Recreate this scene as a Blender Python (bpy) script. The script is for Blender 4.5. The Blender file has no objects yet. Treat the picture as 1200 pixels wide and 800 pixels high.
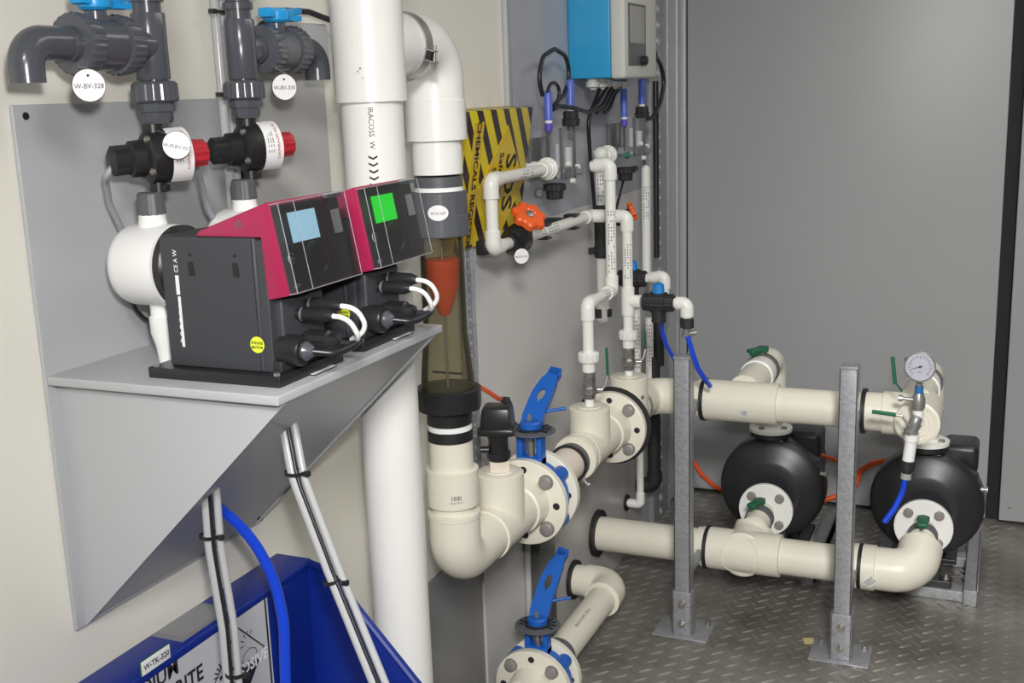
import bpy, bmesh, math, random
from mathutils import Vector as V, Matrix, noise
random.seed(7)
PI = math.pi
S = bpy.context.scene
COL = S.collection

# ------------------------------------------------------------------ camera
F = 1344.26
YAW, PITCH, ROLL = -0.41202475, 0.21588395, 0.03455238
CAM = V((1.02, 0.0, 1.4))
_f = V((math.sin(YAW)*math.cos(PITCH), math.cos(YAW)*math.cos(PITCH), -math.sin(PITCH)))
_r0 = V((math.cos(YAW), -math.sin(YAW), 0)); _d0 = _f.cross(_r0)
_r = math.cos(ROLL)*_r0 + math.sin(ROLL)*_d0
_d = -math.sin(ROLL)*_r0 + math.cos(ROLL)*_d0
cam_d = bpy.data.cameras.new('camera'); cam = bpy.data.objects.new('camera', cam_d); COL.objects.link(cam)
cam_d.sensor_width = 36; cam_d.lens = 36*F/1200; cam_d.clip_start = 0.02
M3 = Matrix((_r, -_d, -_f)).transposed()
cam.matrix_world = Matrix.Translation(CAM) @ M3.to_4x4()
S.camera = cam

def P(px, py, **k):
    """point of the room seen at a pixel, on the plane x=, y= or z= (metres from left wall / camera / floor)"""
    d = _r*((px-600)/F) + _d*((py-400)/F) + _f
    a, v = list(k.items())[0]; i = 'xyz'.index(a)
    return CAM + d*((v-CAM[i])/d[i])

# ------------------------------------------------------------------ materials
MATS = {}
def mat(name, col, rough=.5, metal=0, bump=0, bscale=60, var=0, vscale=8, spec=.5, coat=0, emit=None, estr=1, trans=0):
    m = bpy.data.materials.new(name); m.use_nodes = True; n = m.node_tree.nodes; l = m.node_tree.links
    b = n['Principled BSDF']
    b.inputs['Base Color'].default_value = (*col, 1); b.inputs['Roughness'].default_value = rough
    b.inputs['Metallic'].default_value = metal; b.inputs['Specular IOR Level'].default_value = spec
    b.inputs['Coat Weight'].default_value = coat
    tc = n.new('ShaderNodeTexCoord')
    if emit: b.inputs['Emission Color'].default_value = (*emit, 1); b.inputs['Emission Strength'].default_value = estr
    if var:
        t = n.new('ShaderNodeTexNoise'); t.inputs['Scale'].default_value = vscale; t.inputs['Detail'].default_value = 5
        l.new(tc.outputs['Object'], t.inputs['Vector'])
        r = n.new('ShaderNodeMapRange'); r.inputs[1].default_value = .3; r.inputs[2].default_value = .7
        r.inputs[3].default_value = 1-var; r.inputs[4].default_value = 1+var*.5; l.new(t.outputs['Fac'], r.inputs[0])
        x = n.new('ShaderNodeVectorMath'); x.operation = 'SCALE'; x.inputs[0].default_value = col; l.new(r.outputs[0], x.inputs['Scale'])
        l.new(x.outputs[0], b.inputs['Base Color'])
    if bump:
        t = n.new('ShaderNodeTexNoise'); t.inputs['Scale'].default_value = bscale; t.inputs['Detail'].default_value = 4
        l.new(tc.outputs['Object'], t.inputs['Vector'])
        u = n.new('ShaderNodeBump'); u.inputs['Strength'].default_value = bump; u.inputs['Distance'].default_value = .002
        l.new(t.outputs['Fac'], u.inputs['Height']); l.new(u.outputs[0], b.inputs['Normal'])
    MATS[name] = m
    return m
def clear(name, tint, gloss=.25, rough=.05, extra=0, ecol=(.8, .8, .8)):
    """thin clear plastic: tinted see-through mixed with a fresnel gloss (and a little body colour)"""
    m = bpy.data.materials.new(name); m.use_nodes = True; n = m.node_tree.nodes; l = m.node_tree.links
    n.remove(n['Principled BSDF']); out = n['Material Output']
    t = n.new('ShaderNodeBsdfTransparent'); t.inputs[0].default_value = (*tint, 1)
    g = n.new('ShaderNodeBsdfGlossy'); g.inputs['Roughness'].default_value = rough
    lw = n.new('ShaderNodeLayerWeight'); lw.inputs[0].default_value = gloss
    mx = n.new('ShaderNodeMixShader'); l.new(lw.outputs['Fresnel'], mx.inputs[0]); l.new(t.outputs[0], mx.inputs[1]); l.new(g.outputs[0], mx.inputs[2])
    last = mx
    if extra:
        d = n.new('ShaderNodeBsdfDiffuse'); d.inputs[0].default_value = (*ecol, 1)
        m2 = n.new('ShaderNodeMixShader'); m2.inputs[0].default_value = extra
        l.new(mx.outputs[0], m2.inputs[1]); l.new(d.outputs[0], m2.inputs[2]); last = m2
    l.new(last.outputs[0], out.inputs[0]); MATS[name] = m
    return m

CREAM = mat('cream_pvc', (.76, .73, .62), .38, bump=.05, bscale=30, var=.05, vscale=5)
WPVC = mat('white_pvc', (.86, .86, .82), .3, var=.03)
SPVC = mat('small_white_pvc', (.84, .84, .79), .35)
GPVC = mat('grey_pvc', (.085, .09, .105), .22, var=.05)
GPVCM = mat('grey_pvc_dull', (.10, .105, .115), .45)
BLACK = mat('black_plastic', (.018, .018, .02), .35)
BLACKM = mat('black_matte', (.02, .02, .022), .6)
PUMPB = mat('pump_black_enamel', (.02, .021, .024), .38, bump=.08, bscale=80)
RUB = mat('black_rubber', (.012, .012, .013), .55)
CASE = mat('pump_case_grey', (.045, .048, .055), .5, bump=.1, bscale=400)
WHITE = mat('white_plastic', (.85, .85, .84), .35)
PAPER = mat('white_label', (.85, .85, .85), .6)
INK = mat('black_ink', (.015, .015, .017), .6)
PINK = mat('print_grey', (.12, .12, .11), .7)
RED = mat('magenta_red_plastic', (.36, .018, .075), .35)
REDK = mat('red_plastic', (.40, .02, .03), .35)
YEL = mat('yellow_green_sticker', (.75, .85, .05), .5)
SKY = mat('sky_blue_plastic', (.02, .34, .75), .35)
VBLUE = mat('valve_blue_paint', (.01, .11, .48), .4, bump=.1, bscale=50)
HBLUE = mat('blue_hose', (.01, .06, .62), .3)
BIN = mat('bin_blue', (.003, .022, .25), .42, bump=.1, bscale=20, var=.1)
EBLUE = mat('electrode_blue', (.10, .16, .60), .35)
BOXB = mat('controller_blue', (.03, .36, .68), .3)
BOXG = mat('controller_grey', (.62, .63, .58), .5)
DARKG = mat('dark_bezel', (.12, .12, .12), .4)
LCD = mat('lcd_grey', (.35, .35, .33), .25)
PVCG = mat('shelf_grey_pvc', (.48, .49, .505), .35, var=.04, vscale=3)
PANEL = mat('grey_board', (.56, .55, .54), .32, var=.03, vscale=2)
PANEL2 = mat('upper_board', (.42, .43, .48), .25, var=.04, vscale=3)
DOORM = mat('far_panel', (.40, .405, .415), .38, var=.03, vscale=1.5)
LWALL = mat('cream_wall', (.88, .86, .77), .32, var=.02, vscale=2)
GAP = mat('black_gasket', (.01, .01, .01), .7)
ALU = mat('aluminium_profile', (.50, .51, .53), .4, .3, var=.05)
STEEL = mat('stainless', (.36, .355, .34), .36, .6, bump=.15, bscale=90)
CAST = mat('cast_steel', (.34, .33, .31), .3, .7, bump=.6, bscale=120, var=.45, vscale=70)
BOLT = mat('bolt_cover', (.28, .26, .25), .45, .2)
RBOLT = mat('steel_bolt', (.38, .36, .33), .4, .8)
ORG = mat('orange_knob', (.85, .12, .02), .4)
ORC = mat('orange_cable', (.75, .10, .02), .5)
FLOAT = mat('orange_float', (.75, .07, .01), .4)
GREEN = mat('green_handle', (.015, .13, .065), .45)
CEIL = mat('ceiling_white', (.75, .75, .72), .6)
SCR_B = mat('screen_pale_blue', (.1, .2, .25), .3, emit=(.42, .72, .88), estr=.75)
SCR_G = mat('screen_green', (.02, .2, .02), .3, emit=(.01, .80, .03), estr=.85)
TAGW = mat('tag_white', (.86, .86, .86), .35)
MARK = mat('yellow_note', (.55, .5, .25), .7)
CLEARC = clear('clear_cover', (.90, .90, .92), .22, .04, .03)
CLEART = clear('clear_tube', (.86, .89, .94), .40, .1, .34, (.78, .81, .87))
CELL = clear('clear_flow_cell', (.88, .90, .92), .35, .08, .1)
OLIVE = clear('olive_sight_tube', (.70, .68, .57), .22, .08, .12, (.26, .24, .17))
CONDUIT = clear('pale_conduit', (.8, .8, .8), .5, .15, .8, (.55, .56, .57))

# galvanised steel: spangled grey
def galv():
    m = mat('galvanised', (.40, .41, .42), .42, .45); n = m.node_tree.nodes; l = m.node_tree.links; b = n['Principled BSDF']
    tc = n.new('ShaderNodeTexCoord'); v = n.new('ShaderNodeTexVoronoi'); v.inputs['Scale'].default_value = 160
    l.new(tc.outputs['Object'], v.inputs['Vector'])
    r = n.new('ShaderNodeValToRGB'); r.color_ramp.elements[0].color = (.31, .32, .34, 1); r.color_ramp.elements[1].color = (.41, .42, .44, 1)
    s = n.new('ShaderNodeSeparateColor'); l.new(v.outputs['Color'], s.inputs[0]); l.new(s.outputs[0], r.inputs[0]); l.new(r.outputs[0], b.inputs['Base Color'])
    return m
GALV = galv()

# tread plate floor
def tread():
    m = mat('tread_plate', (.17, .16, .155), .34, .55); n = m.node_tree.nodes; l = m.node_tree.links; b = n['Principled BSDF']
    tc = n.new('ShaderNodeTexCoord'); mp = n.new('ShaderNodeMapping'); mp.inputs['Rotation'].default_value[2] = PI/4
    mp.inputs['Scale'].default_value = (24, 24, 24); l.new(tc.outputs['Object'], mp.inputs[0])
    sx = n.new('ShaderNodeSeparateXYZ'); l.new(mp.outputs[0], sx.inputs[0])
    def mth(op, a, c=None, clampv=False):
        q = n.new('ShaderNodeMath'); q.operation = op; q.use_clamp = clampv
        for i, w in enumerate((a, c)):
            if w is None: continue
            if isinstance(w, (int, float)): q.inputs[i].default_value = w
            else: l.new(w, q.inputs[i])
        return q.outputs[0]
    nz = n.new('ShaderNodeTexNoise'); nz.inputs['Scale'].default_value = 3.5; nz.inputs['Detail'].default_value = 6; l.new(tc.outputs['Object'], nz.inputs[0])
    nf = n.new('ShaderNodeTexNoise'); nf.inputs['Scale'].default_value = 60; nf.inputs['Detail'].default_value = 3; l.new(tc.outputs['Object'], nf.inputs[0])
    b2 = n.new('ShaderNodeBump'); b2.inputs['Strength'].default_value = .3; b2.inputs['Distance'].default_value = .001
    l.new(nf.outputs[0], b2.inputs['Height']); l.new(b2.outputs[0], b.inputs['Normal'])
    r = n.new('ShaderNodeValToRGB'); r.color_ramp.elements[0].position = .35; r.color_ramp.elements[1].position = .68
    r.color_ramp.elements[0].color = (.20, .185, .165, 1); r.color_ramp.elements[1].color = (.38, .365, .335, 1)
    l.new(nz.outputs[0], r.inputs[0]); l.new(r.outputs[0], b.inputs['Base Color'])
    rr = mth('ADD', mth('MULTIPLY', nz.outputs[0], .35), .22); l.new(rr, b.inputs['Roughness'])
    return m
TREAD = tread()

# ------------------------------------------------------------------ geometry helpers
def frame(d, up=None):
    d = V(d).normalized(); a = V(up) if up is not None else (V((0, 0, 1)) if abs(d.z) < .9 else V((1, 0, 0)))
    x = (a - d*a.dot(d)).normalized(); y = d.cross(x)
    return x, y, d

class MB:
    def __init__(s): s.v = []; s.f = []
    def _add(s, vs, fs):
        o = len(s.v); s.v += [V(p) for p in vs]; s.f += [tuple(i+o for i in f) for f in fs]; return s
    def box(s, a, b, bevel=0):
        """axis-aligned box between corners a, b"""
        a, b = V(a), V(b); lo = V([min(a[i], b[i]) for i in range(3)]); hi = V([max(a[i], b[i]) for i in range(3)])
        return s.obox((lo+hi)/2, hi-lo, Matrix.Identity(3), bevel)
    def obox(s, c, size, R=None, bevel=0):
        R = R or Matrix.Identity(3); bm = bmesh.new(); bmesh.ops.create_cube(bm, size=1)
        for v in bm.verts: v.co = V((v.co.x*size[0], v.co.y*size[1], v.co.z*size[2]))
        if bevel: bmesh.ops.bevel(bm, geom=bm.edges[:], offset=bevel, segments=3, profile=.5, affect='EDGES')
        bm.verts.index_update()
        s._add([V(c)+R@v.co for v in bm.verts], [[v.index for v in f.verts] for f in bm.faces]); bm.free(); return s
    def prism(s, pts, vec, bevel=0):
        n = len(pts); pts = [V(p) for p in pts]; vec = V(vec); bm = bmesh.new()
        A = [bm.verts.new(p) for p in pts]; B = [bm.verts.new(p+vec) for p in pts]
        bm.faces.new(A); bm.faces.new(B[::-1])
        for i in range(n): bm.faces.new((A[i], B[i], B[(i+1) % n], A[(i+1) % n]))
        bmesh.ops.recalc_face_normals(bm, faces=bm.faces[:])
        if bevel: bmesh.ops.bevel(bm, geom=bm.edges[:], offset=bevel, segments=2, profile=.5, affect='EDGES')
        bm.verts.index_update()
        s._add([v.co.copy() for v in bm.verts], [[v.index for v in f.verts] for f in bm.faces]); bm.free(); return s
    def lathe(s, o, d, prof, n=36, mod=None, up=None):
        """revolve (distance along d, radius) profile; ends closed"""
        x, y, z = frame(d, up); o = V(o); vs = []; fs = []; k = len(prof)
        for t, r in prof:
            for i in range(n):
                a = 2*PI*i/n; rr = r*(mod(a, t) if mod else 1)
                vs.append(o + z*t + x*(rr*math.cos(a)) + y*(rr*math.sin(a)))
        for j in range(k-1):
            for i in range(n):
                i2 = (i+1) % n; fs.append((j*n+i, j*n+i2, (j+1)*n+i2, (j+1)*n+i))
        if prof[0][1] > 1e-6 and prof[0] != prof[-1]: fs.append(tuple(range(n-1, -1, -1)))
        if prof[-1][1] > 1e-6 and prof[0] != prof[-1]: fs.append(tuple((k-1)*n+i for i in range(n)))
        return s._add(vs, fs)
    def cyl(s, a, b, r, n=28, ch=0):
        a, b = V(a), V(b); L = (b-a).length
        pr = [(0, r), (L, r)] if not ch else [(0, r-ch), (ch, r), (L-ch, r), (L, r-ch)]
        return s.lathe(a, b-a, pr, n)
    def disc_ring(s, o, d, r0, r1, t, n=40):
        return s.lathe(o, d, [(0, r0), (0, r1), (t, r1), (t, r0), (0, r0)], n)
    def sweep(s, path, r, n=20, bend=0, nb=8, cap=True):
        path = [V(p) for p in path]; pts = [path[0]]
        for i in range(1, len(path)-1):
            p0, p, p1 = path[i-1], path[i], path[i+1]; a = (p0-p); b = (p1-p); la, lb = a.length, b.length; a.normalize(); b.normalize()
            ang = a.angle(b)
            if bend and ang < PI-.02:
                t = min(bend/math.tan(ang/2) if ang > .02 else 0, la*.98 if i == 1 else la*.5, lb*.98 if i == len(path)-2 else lb*.5)
                rr = t*math.tan(ang/2); c = p+(a+b).normalized()*(rr/math.sin(ang/2)); u = (p+a*t-c); w = (p+b*t-c); tot = u.angle(w); ax = u.cross(w).normalized()
                for k in range(nb+1): pts.append(c + Matrix.Rotation(tot*k/nb, 3, ax)@u)
            else: pts.append(p)
        pts.append(path[-1])
        q = [pts[0]]
        for p in pts[1:]:
            if (p-q[-1]).length > 1e-5: q.append(p)
        pts = q; m = len(pts); T = []
        for i in range(m):
            t = (pts[min(i+1, m-1)]-pts[max(i-1, 0)]).normalized(); T.append(t)
        x, y, _ = frame(T[0]); vs = []; fs = []
        rs = r if isinstance(r, (list, tuple)) else None
        for i in range(m):
            if i:
                ax = T[i-1].cross(T[i])
                if ax.length > 1e-7:
                    Rm = Matrix.Rotation(T[i-1].angle(T[i]), 3, ax.normalized()); x = Rm@x; y = Rm@y
            ri = r if rs is None else rs[0]+(rs[1]-rs[0])*i/(m-1)
            for k in range(n):
                a = 2*PI*k/n; vs.append(pts[i]+x*(ri*math.cos(a))+y*(ri*math.sin(a)))
        for i in range(m-1):
            for k in range(n):
                k2 = (k+1) % n; fs.append((i*n+k, i*n+k2, (i+1)*n+k2, (i+1)*n+k))
        if cap: fs.append(tuple(range(n-1, -1, -1))); fs.append(tuple((m-1)*n+k for k in range(n)))
        return s._add(vs, fs)
    def sphere(s, c, r, n=20, sc=(1, 1, 1)):
        bm = bmesh.new(); bmesh.ops.create_uvsphere(bm, u_segments=n, v_segments=n//2, radius=r); bm.verts.index_update()
        s._add([V(c)+V((v.co.x*sc[0], v.co.y*sc[1], v.co.z*sc[2])) for v in bm.verts], [[v.index for v in f.verts] for f in bm.faces]); bm.free(); return s
    def elbow(s, c, d1, d2, r, L, bend=None, lip=0):
        """pipe elbow at corner c with legs towards d1 and d2"""
        c = V(c); d1 = V(d1).normalized(); d2 = V(d2).normalized()
        L1, L2 = L if isinstance(L, tuple) else (L, L)
        s.sweep([c+d1*L1, c, c+d2*L2], r, n=32, bend=bend or r*1.05, nb=12)
        if lip:
            for d, q in ((d1, L1), (d2, L2)): s.lathe(c+d*(q-.012), d, [(0, r), (.001, r+lip), (.011, r+lip), (.012, r+lip*.5)], 32)
        return s

def root_loc(p):
    while p.parent: p = p.parent
    return p.location
def obj(name, mb, m, parent=None, angle=35):
    me = bpy.data.meshes.new(name); off = root_loc(parent) if parent else V((0, 0, 0))
    me.from_pydata([v-off for v in mb.v], [], mb.f); me.materials.append(m)
    bm = bmesh.new(); bm.from_mesh(me); bmesh.ops.recalc_face_normals(bm, faces=bm.faces[:]); bm.to_mesh(me); bm.free()
    me.shade_smooth(); me.set_sharp_from_angle(angle=math.radians(angle))
    o = bpy.data.objects.new(name, me); COL.objects.link(o)
    if parent: o.parent = parent
    return o
def thing(name, label, cat, loc=(0, 0, 0), group=None):
    o = bpy.data.objects.new(name, None); o.empty_display_size = .03; COL.objects.link(o); o.location = loc
    o['label'] = label; o['category'] = cat
    if group: o['group'] = group
    return o
def tag(o, label, cat, group=None):
    o['label'] = label; o['category'] = cat
    if group: o['group'] = group
    return o
def solo(name, mb, m, label, cat, group=None):
    c = sum(mb.v, V((0, 0, 0)))/len(mb.v); zmin = min(v.z for v in mb.v); c.z = zmin
    me_off = MB(); me_off.v = [v-c for v in mb.v]; me_off.f = mb.f
    o = obj(name, me_off, m); o.location = c
    return tag(o, label, cat, group)
def struct(name, mb, m, parent=None):
    o = obj(name, mb, m, parent)
    if not parent: o['kind'] = 'structure'
    return o
def copy_tree(o, parent=None):
    c = o.copy(); COL.objects.link(c)
    if parent: c.parent = parent
    for ch in list(o.children): copy_tree(ch, c)
    return c

_tcache = {}
def text_mb(s, size, mapf, align='CENTER', bold=0, sx=1, depth=.0004):
    """lettering as thin raised mesh, laid on a surface by mapf(u, v, w)"""
    cu = bpy.data.curves.new('lettering', 'FONT'); cu.body = s; cu.size = size; cu.align_x = align; cu.align_y = 'CENTER'
    cu.extrude = 0; cu.offset = bold*size; cu.resolution_u = 2
    o = bpy.data.objects.new('lettering', cu); COL.objects.link(o)
    bpy.context.view_layer.update()
    dg = bpy.context.evaluated_depsgraph_get(); me = bpy.data.meshes.new_from_object(o.evaluated_get(dg))
    mb = MB(); mb._add([mapf(v.co.x*sx, v.co.y, depth) for v in me.vertices], [tuple(p.vertices) for p in me.polygons])
    bpy.data.objects.remove(o); bpy.data.curves.remove(cu); bpy.data.meshes.remove(me)
    return mb
def plane_map(o, ux, uy):
    o, ux, uy = V(o), V(ux).normalized(), V(uy).normalized(); w = ux.cross(uy)
    return lambda u, v, d: o+ux*u+uy*v+w*d
def cyl_map(c, axis, r, face, flip=1):
    """u runs along the axis, v round the pipe; face = direction the print looks towards"""
    c, ax = V(c), V(axis).normalized(); fx = V(face); fx = (fx-ax*fx.dot(ax)).normalized(); t = fx.cross(ax)
    return lambda u, v, d: c+ax*u+(fx*math.cos(v/r)+t*math.sin(v/r))*(r+d+.0003)
def cyl_map_round(c, axis, r, face):
    """u runs round the pipe, v along the axis"""
    c, ax = V(c), V(axis).normalized(); fx = V(face); fx = (fx-ax*fx.dot(ax)).normalized(); t = ax.cross(fx)
    return lambda u, v, d: c+ax*v+(fx*math.cos(u/r)+t*math.sin(u/r))*(r+d+.0003)

X, Y, Z = V((1, 0, 0)), V((0, 1, 0)), V((0, 0, 1))

# ------------------------------------------------------------------ the room
fl_ = MB().box((-.1, -1.2, -.02), (2.6, 4.0, 0))
CS = .034
for i in range(-80, 180):
    for j in range(-80, 180):
        cx, cy = (i+j)*CS*.7071, (j-i)*CS*.7071
        if not (.02 < cx < 2.2 and 1.6 < cy < 3.74): continue
        a = PI/4 if (i+j) % 2 else -PI/4
        u, w_ = V((math.cos(a), math.sin(a), 0)), V((-math.sin(a), math.cos(a), 0)); c_ = V((cx, cy, 0)); L_, W_, H_ = .0210, .0056, .0025
        fl_._add([c_-u*L_, c_-u*L_*.45-w_*W_, c_+u*L_*.45-w_*W_, c_+u*L_, c_+u*L_*.45+w_*W_, c_-u*L_*.45+w_*W_, c_-u*L_*.6+Z*H_, c_+u*L_*.6+Z*H_],
                 [(0, 1, 6), (1, 2, 7, 6), (2, 3, 7), (3, 4, 7), (4, 5, 6, 7), (5, 0, 6)])
struct('floor', fl_, TREAD)
struct('wall_left', MB().box((-.08, -1.2, 0), (-.006, 3.86, 2.5)), LWALL)
struct('wall_right', MB().box((2.5, -1.2, 0), (2.6, 3.86, 2.5)), mat('dark_side_wall', (.20, .20, .21), .5))
struct('wall_far', MB().box((-.08, 3.79, 0), (2.6, 3.9, 2.5)), GAP)
struct('ceiling', MB().box((-.1, -1.2, 2.5), (2.6, 4, 2.6)), CEIL)
d1 = struct('door_1', MB().box((.035, 3.755, .012), (1.005, 3.788, 2.45), .003), DOORM)
d1['label'] = 'wide plain grey door panel'
for zz in (.06,): obj('rivet', MB().lathe((.975, 3.7555, zz), -Y, [(0, .006), (.002, .0055), (.003, .002)], 14), RBOLT, d1)
d2 = struct('door_2', MB().box((1.045, 3.755, .012), (1.9, 3.788, 2.45), .003), DOORM)
obj('rivet', MB().lathe((1.075, 3.7555, .06), -Y, [(0, .006), (.002, .0055), (.003, .002)], 14), RBOLT, d2)
# boards fixed on the left wall, plus a painted reflection patch
board = MB().box((-.0055, 2.127, .0), (.004, 3.47, 1.098), .001)
struct('trim_1', board, PANEL)
struct('trim_2', MB().box((-.0055, 2.372, 1.0985), (.002, 3.5, 2.45), .001), PANEL2)
struct('trim_3', MB().box((-.0055, 2.352, 1.0985), (.006, 2.372, 2.45), .001), ALU)
struct('trim_5', MB().box((-.0055, 3.60, .01), (.012, 3.79, 2.45)).box((.012, 3.735, .01), (.034, 3.753, 2.45), .002).box((.002, 3.70, .01), (.018, 3.712, 2.45), .001), ALU)
struct('trim_7', MB().box((-.0055, 1.2, 0), (-.001, 2.126, .445), .001), mat('shaded_low_board', (.26, .26, .255), .4))  # low board, with weak light and pipe shadows put into its darker grey
struct('reflection_patch', MB().box((-.0055, 1.368, .9), (-.001, 1.62, 1.44), .001), mat('pale_reflection', (.60, .60, .58), .35))  # pale sheet standing in for the shelf plate's reflection on the wall

# perforated strut in the corner
def strut(name, y0, y1, z0, z1, label, pitch, x0=.004, depth=.02, hole=.007):
    t = thing(name, label, 'strut', (x0, (y0+y1)/2, z0))
    w = y1-y0
    obj('channel', MB().box((x0, y0, z0), (x0+depth, y0+.004, z1), .0008).box((x0, y1-.004, z0), (x0+depth, y1, z1), .0008).box((x0, y0+.003, z0), (x0+depth-.006, y1-.003, z1)), GALV, t)
    h = MB(); zz = z0+pitch/2
    while zz < z1:
        h.lathe((x0+depth-.0065, (y0+y1)/2, zz), X, [(0, hole), (.003, hole*.9), (.003, hole*.45), (.0012, hole*.4), (.0012, .0001)], 14); zz += pitch
    o = obj('rivet_row', h, ALU, t); o['kind'] = 'stuff'
    return t
strut('perforated_strut', P(761, 100, x=.02).y, P(782, 100, x=.02).y, .0, 2.3, 'tall galvanised strut in the corner beside the controller', .047, x0=.0045, hole=.014)
strut('perforated_strut', 2.08, 2.118, .5, 1.09, 'narrow galvanised strut at near edge of lower grey board', .025, x0=-.005, hole=.004)
strut('perforated_strut', 1.69, 1.79, .9, 2.3, 'galvanised strut on the wall behind thick white elbow', .03, x0=-.005, hole=.004)

# ------------------------------------------------------------------ dosing shelf
sh = thing('wall_shelf', 'grey triangular bracket shelf carrying the two dosing pumps', 'shelf', (0, 1.17, .77))
obj('back_plate', MB().box((-.005, .973, .771), (.001, 1.362, 1.402), .0015), PVCG, sh)
obj('shelf_top', MB().box((0.001, .974, 1.081), (.322, 1.363, 1.092), .0018), PVCG, sh)
for yy in (.989, 1.343): obj('gusset', MB().prism([(.001, yy, 1.0805), (.3205, yy, 1.0805), (.001, yy, .7715)], (0, .005, 0)), PVCG, sh)
nrm = V((.305, 0, -.315)).normalized()
obj('underside_plate', MB().prism([(.316, .9942, 1.080), (.001, .9942, .7755), V((.001, .9942, .7755))-nrm*.004, V((.316, .9942, 1.080))-nrm*.004], (0, .348, 0)), PVCG, sh)
for (a, b) in ((30, 136),):
    p = P(a, b, x=.0012); obj('screw', MB().lathe(p, X, [(0, .0045), (.0015, .004), (.002, .0015)], 16), RUB if a == 30 else STEEL, sh)
for yy in (1.0, 1.335):
    p = V((.012, yy, .786)); obj('screw', MB().lathe(p, nrm, [(0, .003), (.0015, .0025)], 12), RUB, sh)
for (a, b, lab) in ((376, 434, 'small white number plate on shelf edge below the near dosing pump'), (469, 394, 'small white number plate on shelf edge below the far dosing pump')):
    c = P(a, b, z=1.0925); t = thing('number_plate', lab, 'label', c)
    obj('plate', MB().box(c-V((.006, .022, 0)), c+V((.006, .022, .0015))), TAGW, t)
    obj('border', MB().box(c+V((-.0072, -.0235, -.0002)), c+V((.0072, .0235, .0008))), INK, t)
    obj('lettering', text_mb('W-DP-326' if a < 400 else 'W-DP-327', .007, plane_map(c+Z*.0016, Y, -X)), INK, t)

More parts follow.
